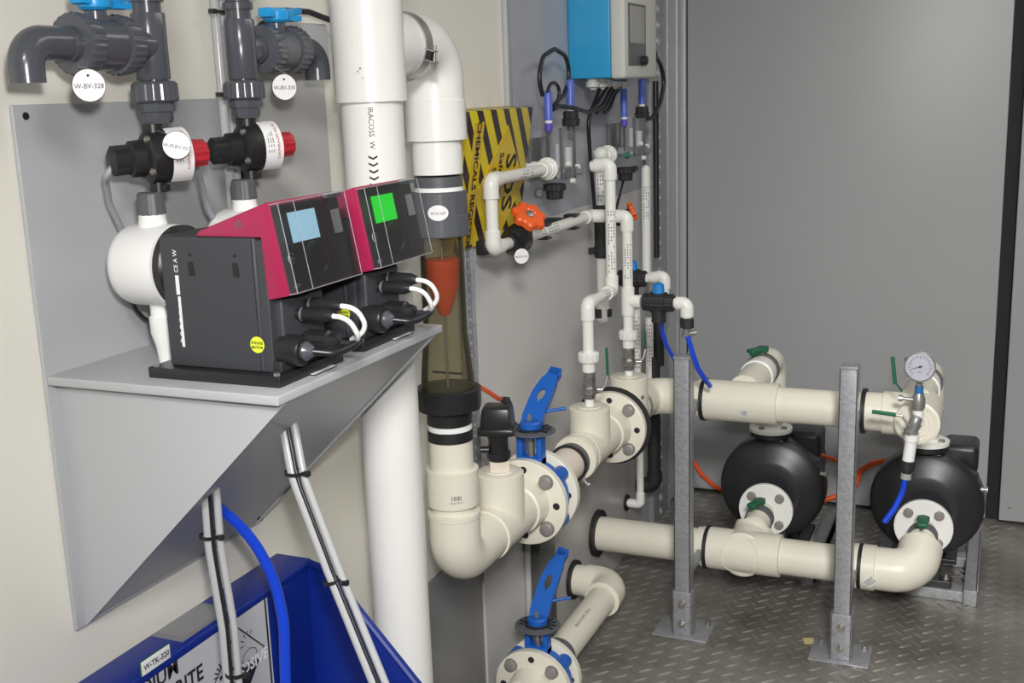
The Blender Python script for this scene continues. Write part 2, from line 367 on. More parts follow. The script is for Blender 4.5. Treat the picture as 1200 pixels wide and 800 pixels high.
# ------------------------------------------------------------------ dosing pumps
def dosing_pump(y0, label, scr):
    t = thing('dosing_pump', label, 'pump', (.21, y0+.06, 1.092))
    b = MB().box((.126, y0, 1.0922), (.305, y0+.132, 1.1045), .001)
    obj('base_plate', b, BLACK, t)
    f = MB()
    for (xa, ya) in ((.298, y0+.006), (.298, y0+.124), (.134, y0+.006)): f.lathe((xa, ya, 1.1045), Z, [(0, .004), (.003, .004), (.003, .002)], 6)
    obj('base_screws', f, STEEL, t)
    yb = y0+.013
    body = MB().box((.148, yb, 1.1046), (.277, yb+.105, 1.254), .003).box((.2745, yb+.0015, 1.1046), (.289, yb+.1035, 1.2515), .002)
    body.box((.285, yb+.012, 1.11), (.298, yb+.095, 1.185), .003)
    bo = obj('housing', body, CASE, t)
    for zx in (.190, .250):
        sl = MB().prism([(zx-.004, yb-.0004, 1.226), (zx+.003, yb-.0004, 1.226), (zx+.005, yb-.0004, 1.210), (zx-.004, yb-.0004, 1.210)], (0, .0006, 0))
        sl.lathe((zx, yb+.0002, 1.234), -Y, [(0, .0022), (.0006, .0022)], 12); obj('slot', sl, INK, bo)
    # grooves, side print
    obj('groove', MB().box((.2725, yb-.0002, 1.106), (.2735, yb+.001, 1.252)), INK, bo)
    pm = MB().box((.1668, yb-.0004, 1.188), (.1715, yb, 1.210)).box((.168, yb-.0004, 1.128), (.1715, yb, 1.186))
    for k in range(7): pm.box((.1665+.0003*k, yb-.0006, 1.133+.008*k), (.1673+.0002*k, yb-.0001, 1.137+.008*k))
    obj('side_label', pm, PAPER, bo)
    obj('lettering', text_mb('CE A W', .0075, plane_map((.1695, yb-.0002, 1.226), Z, -X), bold=.01), PAPER, bo)
    st = obj('sticker', MB().lathe((.2705, yb, 1.136), -Y, [(0, .0092), (.0005, .0092)], 28), YEL, bo)
    obj('lettering', text_mb('STROKE', .0042, plane_map((.2705, yb-.0006, 1.138), X, Z), bold=.03), INK, st)
    obj('lettering', text_mb('MOTOR', .0042, plane_map((.2705, yb-.0006, 1.133), X, Z), bold=.03), INK, st)
    # red hood
    ya = yb-.001; pts = [(.200, ya, 1.2545), (.206, ya, 1.2605), (.296, ya, 1.292), (.300, ya, 1.290), (.3175, ya, 1.192), (.290, ya, 1.1865), (.2865, ya, 1.2545)]
    W = .134
    hood = obj('control_hood', MB().prism(pts, (0, W, 0), .0012), RED, t)
    hood_c = V((.2595, ya, 1.268)); obj('hood_screw', MB().disc_ring(hood_c, -Y, .003, .0042, .0004, 24).lathe(hood_c, -Y, [(0, .0012), (.0006, .0012)], 10), DARKG, hood)
    A = V((.3005, ya, 1.2895)); Bv = V((.3180, ya, 1.1935)); vdir = (Bv-A); H = vdir.length; vdir.normalize(); nn = V((-vdir.z, 0, vdir.x)).normalized()
    if nn.x < 0: nn = -nn
    def FP(u, v, w=0): return A+Y*(u*W)+vdir*(v*H)+nn*w
    def patch(u0, v0, u1, v1, w, th): return MB().prism([FP(u0, v0, w), FP(u1, v0, w), FP(u1, v1, w), FP(u0, v1, w)], nn*th)
    fp = obj('face_plate', patch(.015, .02, .985, .985, .0, .001), BLACK, t)
    obj('screen', patch(.20, .12, .60, .46, .001, .0006), scr, fp)
    obj('face_label', patch(.83, .18, .965, .46, .001, .0006), mat('bright_label', (.92, .94, .96), .4), fp)
    obj('trim_line', patch(.715, .03, .722, .97, .001, .0004), REDK, fp)
    fm = lambda o: plane_map(o, Y, -vdir)
    obj('control_dial', MB().lathe(FP(.47, .70, .001), nn, [(0, .0215), (.004, .0205), (.0045, .016), (.003, .014), (.003, .0001)], 36), BLACK, fp)
    bt = MB().disc_ring(FP(.125, .62, .001), nn, .0052, .0058, .0004, 28); obj('button_ring', bt, WHITE, fp)
    obj('lettering', text_mb('>', .009, fm(FP(.125, .625, .0014)), bold=.02), WHITE, fp)
    obj('lettering', text_mb('ITEM', .006, fm(FP(.12, .93, .0014))), WHITE, fp)
    # clear cover: five thin walls
    D = .011; c = MB(); th = .0012
    def wall(p, q, r_, s_): c._add([p, q, r_, s_], [(0, 1, 2, 3)])
    wall(FP(0, 0, D), FP(1, 0, D), FP(1, 1, D), FP(0, 1, D))
    for (u0, v0, u1, v1) in ((0, 0, 1, 0), (0, 1, 1, 1), (0, 0, 0, 1), (1, 0, 1, 1)):
        wall(FP(u0, v0, 0), FP(u1, v1, 0), FP(u1, v1, D), FP(u0, v0, D))
    cv = obj('clear_cover', c, CLEARC, t)
    e = MB()
    for (a, b_) in (((0, 0), (1, 0)), ((1, 0), (1, 1)), ((1, 1), (0, 1)), ((0, 1), (0, 0)), ((.22, 0), (.22, 1))):
        e.sweep([FP(*a, D), FP(*b_, D)], .0006, 6)
    for (u, v) in ((0, 0), (1, 0), (1, 1), (0, 1)): e.sweep([FP(u, v, 0), FP(u, v, D)], .0006, 6)
    e.obox(FP(.86, .012, D*.55), (.008, W*.2, .006), None, .001)
    obj('cover_rim', e, CLEART, cv)
    # pump head towards the wall
    yc = yb+.052; zc = 1.212
    obj('backplate_ring', MB().lathe((.128, yc, zc), X, [(0, .044), (.003, .0475), (.012, .0475), (.022, .040)], 40), BLACK, t)
    hd = obj('pump_head', MB().lathe((.056, yc, zc), X, [(0, .026), (.002, .039), (.008, .0455), (.016, .048), (.060, .0485), (.072, .048), (.074, .040)], 48), WHITE, t)
    # outlet union on top, inlet below
    xo = .098
    obj('outlet_union', MB().lathe((xo, yc, zc+.042), Z, [(0, .0165), (.010, .0165), (.012, .0155), (.018, .0155)], 28), WHITE, t)
    obj('outlet_nut', MB().lathe((xo, yc, zc+.0595), Z, [(0, .0155), (.001, .0165), (.024, .0150), (.026, .013)], 48, lambda a, q: 1+.03*math.cos(12*a)), GPVCM, t)
    obj('inlet_union', MB().lathe((xo, yc, zc-.046), -Z, [(0, .013), (.014, .013), (.016, .0155), (.036, .015), (.05, .011), (.072, .0085)], 24), WHITE, t)
    # connectors on the front
    z1 = 1.128
    k = MB().lathe((.292, yb+.018, z1), X, [(0, .0175), (.024, .0175), (.027, .016), (.027, .008)], 30); pl = obj('power_plug', k, BLACK, t)
    obj('gland', MB().lathe((.318, yb+.018, z1), X, [(0, .010), (.004, .011), (.012, .006), (.014, .003)], 24), GPVC, pl)
    obj('cable', MB().sweep([(.33, yb+.018, z1), (.352, yb+.03, z1-.004), (.358, yb+.062, z1), (.345, yb+.085, z1+.004)], .0042, 12, .02), BLACK, pl)
    k = MB().lathe((.292, yb+.052, z1+.004), X, [(0, .010), (.012, .010), (.013, .0125), (.038, .0125), (.040, .010), (.05, .008), (.052, .005)], 36, lambda a, q: 1+.04*math.cos(14*a)); p2 = obj('round_connector', k, BLACK, t)
    obj('cable', MB().sweep([(.338, yb+.052, z1+.004), (.358, yb+.064, z1), (.352, yb+.082, z1-.001)], .003, 10, .01), BLACK, p2)
    for q, (dy, dz) in enumerate(((.040, .036), (.058, .044))):
        k = MB().lathe((.296, yb+dy, z1+dz), X, [(0, .006), (.010, .006), (.012, .0085), (.04, .008), (.048, .005)], 24); c3 = obj('signal_connector', k, BLACK, t)
        obj('steel_collar', MB().lathe((.305, yb+dy, z1+dz), X, [(0, .0083), (.007, .0083)], 24), STEEL, c3)
        obj('white_cable', MB().sweep([(.340, yb+dy, z1+dz), (.360, yb+dy+.006, z1+dz-.003), (.366, yb+dy+.020, z1+dz-.030), (.345, yb+.075, z1+.002)], .0030, 12, .018), WHITE, c3)
    obj('cable', MB().sweep([(.346, yb+.08, z1+.003), (.330, yb+.10, z1-.012), (.305, yb+.118, z1-.018)], .0035, 10, .01), BLACK, t)
    obj('tail_bracket', MB().box((.288, yb+.0, 1.105), (.300, yb+.11, 1.118), .002), BLACKM, t)
    return t
dosing_pump(1.004, 'near black and magenta dosing pump with pale blue screen on grey shelf', SCR_B)
dosing_pump(1.184, 'far black and magenta dosing pump with bright green screen on grey shelf', SCR_G)

# ------------------------------------------------------------------ grey PVC dosing lines above
LX = .098
def loading_valve(yc, label, zc=1.338):
    t = thing('diaphragm_valve', label, 'valve', (LX, yc, zc-.04))
    AX = V((.5, .866, .03)).normalized(); C0 = V((LX, yc, zc))+AX*.012; r = .031
    def modb(a, q): return 1+.03*max(0, math.cos(8*a))
    obj('body', MB().lathe(C0-AX*.028, AX, [(0, .020), (.006, .030), (.020, .0315), (.024, .031), (.036, .031), (.050, .027), (.052, .019)], 48, modb), BLACK, t)
    obj('adjuster_cap', MB().lathe(C0-AX*.066, AX, [(0, .012), (.003, .0165), (.022, .0165), (.024, .020), (.045, .021)], 36, lambda a, q: 1+.05*(1 if math.cos(6*a) > .3 else 0)), BLACK, t)
    lm = cyl_map_round(C0+AX*.010, AX, .0318, (.5, -.75, .12))
    lb = MB(); n = 14; w = .0125
    vs = []; fs = []
    for i in range(n+1):
        u = (-1+2*i/n)*.042
        vs += [lm(u, -w, .0004), lm(u, w, .0004)]
    fs = [(2*i, 2*i+1, 2*i+3, 2*i+2) for i in range(n)]
    lb._add(vs, fs); lab = obj('white_label', lb, PAPER, t)
    obj('lettering', text_mb('DIAPHRAGM VALVE', .0056, lambda u, v, d: lm(-u-.004, .006-v, d+.0006)), REDK, lab)
    ls = MB()
    for q in range(3):
        c_ = .0; x_ = -.0005-.0035*q
        for (ua, ub) in ((-.016, -.006), (-.004, .003), (.005, .012-.003*q)): ls._add([lm(-ua-.004, x_, .0006), lm(-ub-.004, x_, .0006), lm(-ub-.004, x_-.0011, .0006), lm(-ua-.004, x_-.0011, .0006)], [(0, 1, 2, 3)])
    obj('small_print', ls, PINK, lab)
    obj('red_knob', MB().lathe(C0+AX*.022, AX, [(0, .0155), (.002, .0165), (.026, .0150), (.028, .012)], 48, lambda a, q: 1+.06*math.cos(9*a)), REDK, t)
    for a in (35, 125, 215, 305):
        fx_, fy_, _z = frame(AX); c = C0-AX*.0245+fx_*(.026*math.cos(math.radians(a)))+fy_*(.026*math.sin(math.radians(a)))
        obj('bolt', MB().lathe(c, -AX, [(-.004, .0042), (.002, .0042), (.003, .003), (.003, .0015), (.001, .001)], 14), RBOLT, t)
    obj('top_neck', MB().lathe((LX, yc, zc+.026), Z, [(0, .012), (.012, .012)], 24), BLACK, t)
    obj('bottom_neck', MB().lathe((LX, yc, zc-.041), Z, [(0, .010), (.014, .010)], 24).box((LX-.006, yc-.004, zc-.04), (LX+.014, yc+.004, zc-.032)), BLACK, t)
    return t
loading_valve(1.085, 'near black diaphragm valve with round tag over its white label', 1.337)
loading_valve(1.268, 'far black diaphragm valve with red knob and bare white label', 1.337)

def union_v(mb_parent, yc, z0):
    obj('union_end', MB().lathe((LX, yc, z0), Z, [(0, .0165), (.004, .0185), (.012, .0185), (.013, .021), (.022, .0215), (.026, .019)], 8), GPVC, mb_parent)
    obj('union_nut', MB().lathe((LX, yc, z0+.024), Z, [(0, .025), (.002, .0265), (.020, .026), (.023, .023), (.024, .018)], 96, lambda a, q: 1+.022*math.cos(24*a)), GPVC, mb_parent)

def grey_line(yc, sgn, label, vlabel, elabel, tagtxt, taglabel):
    zt = 1.463
    t = thing('grey_pipe', label, 'pipe', (LX, yc, 1.374))
    obj('pipe', MB().cyl((LX, yc, 1.42), (LX, yc, 1.75), .0158, 32), GPVC, t)
    union_v(t, yc, 1.376)
    tee = MB().lathe((LX, yc, 1.425), Z, [(0, .0188), (.001, .0195), (.074, .0195), (.075, .0188)], 36)
    tee.lathe((LX, yc, zt), Y*sgn, [(0, .0180), (.036, .0180), (.0365, .017)], 32)
    obj('tee_fitting', tee, GPVC, t)
    obj('collar', MB().lathe((LX, yc, 1.512), Z, [(0, .0195), (.008, .0195), (.010, .017)], 36).lathe((LX, yc, 1.53), Z, [(0, .02), (.002, .0235), (.03, .0235)], 36), GPVC, t)
    # ball valve
    ys = yc+sgn*.034
    v = thing('ball_valve', vlabel, 'valve', (LX, yc+sgn*.085, 1.43), 'grey ball valves with blue handles')
    D = Y*sgn
    obj('valve_body', MB().lathe((LX, ys+sgn*.028, zt), D, [(0, .026), (.002, .028), (.046, .028), (.048, .026)], 36).cyl((LX, ys+sgn*.050, zt+.02), (LX, ys+sgn*.050, zt+.035), .012), GPVC, v)
    for a0 in (.004, .066):
        obj('union_nut', MB().lathe((LX, ys+sgn*a0, zt), D, [(0, .022), (.003, .031), (.020, .033), (.024, .031), (.025, .027)], 120, lambda a, q: 1+.022*math.cos(26*a)), GPVC, v)
        obj('nut_ring', MB().lathe((LX, ys+sgn*(a0-.001), zt), D, [(0, .0215), (.004, .022)], 80, lambda a, q: 1+.04*math.cos(24*a)), GPVCM, v)
    for a0 in (.0, .092): obj('end_socket', MB().lathe((LX, ys+sgn*(a0-.006), zt), D, [(0, .019), (.014, .0195)], 32), GPVC, v)
    hc = V((LX, ys+sgn*.050, zt+.036))
    h = MB().lathe(hc, Z, [(0, .013), (.003, .017), (.012, .019), (.017, .017), (.019, .012)], 32)
    h.prism([hc+V((-.010, .0, .006)), hc+V((.010, .0, .006)), hc+V((.009, .052, .012)), hc+V((-.009, .052, .012))], (0, 0, .010), .002)
    h.prism([hc+V((-.012, .0, .004)), hc+V((.012, .0, .004)), hc+V((.010, -.028, .006)), hc+V((-.010, -.028, .006))], (0, 0, .013), .003)
    for k in range(5): h.box(hc+V((-.0095, .022+.006*k, .003)), hc+V((.0095, .0245+.006*k, .010)))
    obj('handle', h, SKY, v)
    ye = yc+sgn*.19 if sgn < 0 else yc+sgn*.178
    el = MB().sweep([(LX, ys+sgn*.09, zt), (LX, ye, zt), (LX, ye, zt-.040)], .0180, 36, .024, 12)
    e = solo('pipe_elbow', el, GPVC, elabel, 'pipe')
    # hanging tag
    c = P(104, 100, x=LX+.034) if sgn < 0 else P(333, 102, x=LX+.034)
    tg = thing('valve_tag', taglabel, 'tag', c-Z*.017)
    fd = V((1, -.75, .0)).normalized(); right = Z.cross(fd); right = V((.6, .8, 0)).normalized(); fd = right.cross(Z)
    obj('disc', MB().lathe(c, fd, [(0, .0165), (.0012, .0165)], 40), TAGW, tg)
    obj('border', MB().lathe(c-fd*.0006, fd, [(0, .0172), (.0011, .0172)], 40), INK, tg)
    obj('lettering', text_mb(tagtxt, .0072, plane_map(c+fd*.0014-Z*.001, right, Z), sx=.95), INK, tg)
    obj('hole', MB().lathe(c+fd*.0011+Z*.010, fd, [(0, .0014), (.0004, .0014)], 12), INK, tg)
    obj('wire', MB().sweep([c+Z*.010+fd*.001, c+Z*.016+right*.006, V((LX+.022, c.y, zt-.024))], .0005, 6), STEEL, tg)
grey_line(1.095, -1, 'near grey PVC riser with tee above the shelf', 'near grey ball valve with blue handle left of its riser', 'grey open elbow turned down at the top left', 'W-BV-328', 'round white tag W-BV-328 under the near ball valve')
grey_line(1.268, 1, 'far grey PVC riser beside the pale conduits', 'far grey ball valve with blue handle right of its riser', 'grey elbow turned down beside the thick white pipe', 'W-BV-330', 'round white tag W-BV-330 under the far ball valve')
c = P(207, 170, x=.142); tg = thing('valve_tag', 'round white tag W-PLRV-327 hanging on near diaphragm valve', 'tag', c-Z*.015)
right = V((.7, .7, 0)).normalized(); fd = right.cross(Z); right2 = (right*.97-Z*.22).normalized(); up2 = fd.cross(right2)
obj('disc', MB().lathe(c, fd, [(0, .0155), (.0012, .0155)], 40), TAGW, tg); obj('border', MB().lathe(c-fd*.0006, fd, [(0, .0162), (.0011, .0162)], 40), INK, tg)
obj('lettering', text_mb('W-PLRV-327', .0056, plane_map(c+fd*.0014-up2*.002, right2, up2)), INK, tg)
obj('wire', MB().sweep([c+up2*.009+fd*.001, c+up2*.012-right*.01, V((.10, 1.085, 1.369))], .0005, 6), STEEL, tg)

# clear hoses from the diaphragm valves, black hose at the near pump head
def hose(name, pts, r, m, label, cat='hose', bend=.03, group=None): return solo(name, MB().sweep(pts, r, 14, bend), m, label, cat, group)
hose('clear_hose', [(.074, 1.046, 1.334), (.066, 1.034, 1.318), P(124, 212, x=.055), P(128, 238, x=.04), P(150, 285, x=.03), P(165, 330, x=.02)], .004, CLEART, 'clear hose curving down left of near diaphragm valve')
hose('clear_hose', [(LX, 1.15, 1.335), P(236, 215, x=.08), P(243, 245, x=.07), P(262, 275, x=.06), P(270, 300, x=.05)], .004, CLEART, 'clear hose curving down right of near diaphragm valve')
hose('black_hose', [P(150, 330, x=.02), P(158, 362, x=.02), P(172, 376, x=.025), P(190, 378, x=.04), P(215, 380, x=.06)], .0026, BLACK, 'thin black hose looping behind the near white pump head')

# conduits on the wall between the risers, black cable beside
y_c = 1.335
for k, (dy, m, nm, lab) in enumerate(((0, CONDUIT, 'conduit', 'pale conduit on wall behind far riser, left of the pair'), (.016, CONDUIT, 'conduit', 'pale conduit on wall behind far riser, right of the pair'), (.034, BLACK, 'cable', 'straight black cable on wall beside the pale conduit pair'))):
    solo(nm, MB().cyl((.012, y_c+dy, 1.096 if k < 2 else 1.1), (.012, y_c+dy, 2.2), .0065 if k < 2 else .004, 16), m, lab, nm)
for zz, w in ((1.315, 'lowest'), (1.405, 'middle'), (1.515, 'highest')):
    solo('cable_tie', MB().box((.018, y_c-.012, zz), (.0205, y_c+.04, zz+.004)).box((.016, y_c-.02, zz-.001), (.024, y_c-.011, zz+.005)), BLACK, w+' black cable tie round the pale conduits behind far riser', 'cable tie')
# small junction box and black cable on the wall
bx = thing('junction_box', 'small pale grey box on the wall behind far ball valve', 'box', (0, 1.5, 1.45))
obj('box_body', MB().box((-.001, 1.46, 1.44), (.022, 1.60, 1.51), .002), PVCG, bx); obj('lid', MB().box((.022, 1.463, 1.443), (.025, 1.597, 1.507), .001), PVCG, bx)
hose('black_cable', [P(296, 45, x=.03), P(305, 30, x=.03), P(330, 12, x=.03), P(362, 14, x=.03), P(388, 24, x=.03), P(400, 30, x=.03)], .0045, BLACK, 'thick black cable passing behind the far blue handle', 'cable', .04)

# ------------------------------------------------------------------ big white pipes
BX = .17
AY, BY = 1.47, 1.67
rA, rB = .0445, .0375
# pipe A
ta = thing('tee_pipe', 'thick white vertical pipe with tee socket, right of the shelf', 'pipe', (BX, AY, 0))
obj('pipe', MB().cyl((BX, AY, .0), (BX, AY, 1.40), rA, 56), WPVC, ta)
zA = P(435, 120, x=BX).z
zs = P(505, 55, x=BX).z
teeA = MB().lathe((BX, AY, zA), Z, [(0, .0445), (.001, .0515), (.45, .0515)], 56)
teeA.lathe((BX, AY+.02, zs), Y, [(0, .047), (.064, .047), (.066, .045)], 56)
obj('tee_socket', teeA, WPVC, ta)
face = CAM-V((BX, AY, 1.3)); face.z = 0; face.normalize()
obj('lettering', text_mb('IRACOSS  W', .0105, cyl_map((BX, AY, 1.354), -Z, rA, face+V((.0, -.12, 0))), bold=.01), PINK, ta)
for k in range(5):
    zz = P(435, 183+k*8, x=BX).z; cm = cyl_map_round((BX, AY, zz), Z, rA, face+V((.0, -.12, 0)))
    q = MB(); w = .0065; h = .0035
    for sg in (-1, 1): q._add([cm(sg*w, 0, .0002), cm(sg*w, .003, .0002), cm(0, -h+.003, .0002), cm(0, -h, .0002)], [(0, 1, 2, 3)])
    obj('printed_arrow', q, INK, ta)
sc = MB(); cm = cyl_map_round((BX, AY, P(435, 85, x=BX).z), Z, .0515, face)
for (u, v, w, h) in ((-.018, .001, .003, .0012), (-.014, .003, .002, .004), (-.016, -.002, .0012, .002), (-.011, -.009, .0014, .002), (-.023, .036, .001, .002), (-.021, -.003, .001, .0015)):
    sc._add([cm(u, v, 0), cm(u+w, v+h*.3, 0), cm(u+w*.8, v+h, 0), cm(u, v+h*.7, 0)], [(0, 1, 2, 3)])
obj('scuff_mark', sc, INK, ta)
# elbow B
eb = thing('pipe_elbow', 'large white elbow clamped to the tee and turning down', 'pipe', (BX, BY, 1.2))
zc1 = P(508, 118, x=BX).z; zc2 = P(508, 165, x=BX).z; zc3 = P(510, 204, x=BX).z
obj('bend', MB().sweep([(BX, AY+.085, zs), (BX, BY, zs), (BX, BY, zc1)], .0475, 56, .056, 18), WPVC, eb)
obj('coupling', MB().lathe((BX, BY, zc2), Z, [(0, .044), (.001, .0492), (zc1-zc2, .0492), (zc1-zc2+.001, .0475)], 56), WPVC, eb)
obj('pipe', MB().cyl((BX, BY, zc3), (BX, BY, zc2+.01), .0405, 56), WPVC, eb)
# clamp
yk = AY+.092
k = thing('pipe_clamp', 'steel band clamp with bolts round the large white elbow', 'clamp', (BX, yk, zs-.05))
obj('band', MB().disc_ring((BX, yk-.008, zs), Y, .0475, .0500, .022, 64), STEEL, k)
fdir = V((.83, 0, -.28)).normalized(); pc = V((BX, yk, zs))+fdir*.052
obj('rubber_gap', MB().obox(pc, (.012, .012, .012), Matrix.Rotation(.32, 3, 'Y')), RUB, k)
for dz in (-.008, .008):
    obj('lug', MB().obox(pc+V((.003, 0, dz)), (.018, .015, .002), Matrix.Rotation(.32, 3, 'Y'), .0004), STEEL, k)
obj('clamp_bolt', MB().cyl(pc+V((.006, .002, -.018)), pc+V((.010, .002, .014)), .0022, 12).lathe(pc+V((.006, .002, -.018)), Z, [(0, .0045), (.005, .0045)], 6), STEEL, k)

# sight-tube flow meter
fm_ = thing('flow_meter', 'olive sight tube flow meter with orange float below the white elbow', 'flow meter', (BX, BY, .80))
def zz(py, px=520): return P(px, py, x=BX).z
obj('top_ring', MB().lathe((BX, BY, zz(217)), Z, [(0, .0395), (zz(205)-zz(217), .0395)], 48), GPVCM, fm_)
obj('white_collar', MB().lathe((BX, BY, zz(223)), Z, [(0, .041), (zz(216)-zz(223), .038)], 48), WHITE, fm_)
obj('top_nut', MB().lathe((BX, BY, zz(275)), Z, [(0, .044), (.002, .0462), (.034, .0462), (.035, .0452), (zz(222)-zz(275)-.002, .0445), (zz(222)-zz(275), .042)], 96, lambda a, q: 1+.012*(1 if math.cos(12*a) > .2 else 0)), GPVCM, fm_)
zt0, zt1 = zz(455), zz(276)
hh = zt1-zt0
obj('sight_tube', MB()._add(*(lambda pr, n: ([V((BX+r*math.cos(2*PI*i/n), BY+r*math.sin(2*PI*i/n), zt0+t)) for t, r in pr for i in range(n)],
    [(j*n+i, j*n+(i+1) % n, (j+1)*n+(i+1) % n, (j+1)*n+i) for j in range(len(pr)-1) for i in range(n)]))([(0, .0455), (.02, .0440), (hh*.34, .0378), (hh*.36, .0368), (hh, .0355)], 56)), OLIVE, fm_)
obj('guide_rod', MB().cyl((BX, BY, zt0-.02), (BX, BY, zt1+.01), .0022, 12), STEEL, fm_)
f0 = zz(369)
obj('float', MB().lathe((BX, BY, f0), Z, [(0, .009), (.001, .0095), (.028, .019), (.050, .0262), (.076, .0285), (.078, .0295), (.0925, .0300), (.0935, .0285)], 48), FLOAT, fm_)
gm = cyl_map_round((BX, BY, 0), Z, .0378, (.35, -.1, 0))
gr = MB()
for i in range(24):
    zq = zt0+.07+i*.007; L = .006 if i % 4 else .012
    gr._add([gm(.012, zq, .0), gm(.012+L, zq, .0), gm(.012+L, zq+.0008, .0), gm(.012, zq+.0008, .0)], [(0, 1, 2, 3)])
obj('scale_mark', gr, PINK, fm_)
obj('stop_bar', MB().box((BX-.028, BY-.0015, zz(440)), (BX+.028, BY+.0015, zz(440)+.003)), BLACK, fm_)
obj('bottom_nut', MB().lathe((BX, BY, zz(482)), Z, [(0, .047), (.002, .0535), (.030, .0545), (.036, .0545), (.038, .052), (.038, .047)], 96, lambda a, q: 1+.022*(1 if math.cos(10*a) > .1 else 0)), BLACK, fm_)
obj('lower_union', MB().lathe((BX, BY, zz(500)), Z, [(0, .036), (.002, .0385), (zz(480)-zz(500), .0385)], 48), BLACK, fm_)
p = P(517, 245, x=BX+.03); cm = cyl_map_round((BX, BY, zz(245)), Z, .0466, CAM-V((BX, BY, 1.4)))
dd = MB(); n = 24; vs = [cm(-.003+.0165*math.cos(2*PI*i/n), .0125*math.sin(2*PI*i/n), .0006) for i in range(n)]+[cm(-.003, 0, .0008)]
dd._add(vs, [(i, (i+1) % n, n) for i in range(n)])
tg = tag(obj('flow_meter_tag', dd, TAGW), 'oval white tag W-FI-329 on grey nut of the flow meter', 'tag')
obj('lettering', text_mb('W-FI-329', .0062, lambda u, v, d: cm(u-.003, v-.001, .0012)), INK, tg)

# lower pipe + elbow + tee + flange
AZ = .600
lp = thing('reducing_elbow', 'cream elbow spool with coupling under the flow meter', 'pipe', (BX, BY, .55))
obj('pipe', MB().cyl((BX, BY, AZ+.03), (BX, BY, zz(502)), rB, 48), CREAM, lp)
obj('black_ring', MB().lathe((BX, BY, zz(519)), Z, [(0, .0385), (zz(506)-zz(519), .0385)], 48), RUB, lp)
obj('thread_seal', MB().lathe((BX, BY, zz(506)), Z, [(0, .0378), (zz(500)-zz(506), .0374)], 48), WHITE, lp)
zq0, zq1 = zz(592, 528), zz(548, 528)
obj('coupling', MB().lathe((BX, BY, zq0), Z, [(0, .0385), (.0015, .0445), (zq1-zq0-.0015, .0455), (zq1-zq0, .0385)], 56), CREAM, lp)
zq2 = zz(600, 530)
obj('elbow', MB().sweep([(BX, BY, zq2), (BX, BY, AZ), (BX, 1.81, AZ)], .0445, 56, .050, 18).lathe((BX, BY, zq2-.008), Z, [(0, .0445), (.001, .0458), (.009, .0458), (.010, .044)], 56), CREAM, lp)
fc = CAM-V((BX, BY, .7)); fc.z = 0
bars = MB(); cm = cyl_map_round((BX, BY, zz(580, 528)), Z, .0455, fc)
for i, w in enumerate((1, .6, 1.4, .6, 1, 1.4, .7, 1)):
    u = -.003+i*.0022; bars._add([cm(u, .002, 0), cm(u+w*.0011, .002, 0), cm(u+w*.0011, .010, 0), cm(u, .010, 0)], [(0, 1, 2, 3)])
obj('printed_code', bars, PINK, lp)
obj('lettering', text_mb('DN65 PN12', .0045, lambda u, v, d: cm(u+.005, v-.002, .0002)), PINK, lp)

def flange(parent, c, d, r, th, rh, nb, m=CREAM, bolts=(), hole_m=INK, off=0, rb=.0132, hub=None):
    """bolted flange disc: raised rim, bolt holes; bolts = indices that carry bolts"""
    c = V(c); d = V(d).normalized()
    pr = [(0, hub or r*.5), (0, r*.97), (.0015, r), (th-.0015, r), (th, r*.97), (th, hub or r*.5), (0, hub or r*.5)]
    fl = obj('flange', MB().lathe(c, d, pr, 64), m, parent)
    x, y, z = frame(d)
    for k in range(nb):
        a = 2*PI*k/nb+off; p = c+x*(rh*math.cos(a))+y*(rh*math.sin(a))
        if k in bolts:
            obj('bolt', MB().lathe(p, -d, [(-th-.02, .006), (0, .006), (0, rb+.002), (.002, rb+.002), (.002, rb), (.009, rb), (.0105, rb*.8)], 24), BOLT, parent)
        else:
            rb_h = .0072
            obj('bolt_hole', MB().lathe(p, -d, [(-.0005, rb_h), (.0006, rb_h)], 24), hole_m, parent)
    return fl

def tee(parent, y0, y1, yc, ztop, r, x=BX, z=AZ, cap=True):
    t = MB().lathe((x, y0, z), Y, [(0, r-.006), (.001, r+.002), (.012, r+.002), (.013, r), (y1-y0, r)], 56)
    t.lathe((x, yc, z), Z, [(0, r), (ztop-z-.002, r), (ztop-z, r-.003)], 56)
    o = obj('tee_body', t, CREAM, parent)
    if cap:
        obj('end_cap', MB().lathe((x, yc, ztop-.001), Z, [(0, r-.004), (.001, r-.006), (.0018, r-.010), (.0018, r-.018), (.004, r-.020), (.004, .012)], 48), CREAM, parent)
    return o
t1 = thing('flanged_tee', 'cream flanged tee beneath the black flow sensor', 'pipe', (BX, 1.87, .55))
tee(t1, 1.795, 1.945, 1.865, P(572, 562, x=BX).z+.0, .0455)
obj('flange_hub', MB().lathe((BX, 1.935, AZ), Y, [(0, .0455), (.003, .050), (.03, .052), (.045, .054)], 48), CREAM, t1)
FL1 = 1.978
flange(t1, (BX, FL1, AZ), Y, .0875, .018, .068, 8, off=0, bolts=(1, 3, 5, 7), hub=.05)
zt_ = P(572, 562, x=BX).z
obj('hex_adapter', MB().lathe((BX, 1.865, zt_), Z, [(0, .021), (.022, .021), (.023, .019)], 6), mat('pinkish_pvc', (.80, .70, .60), .4), t1)
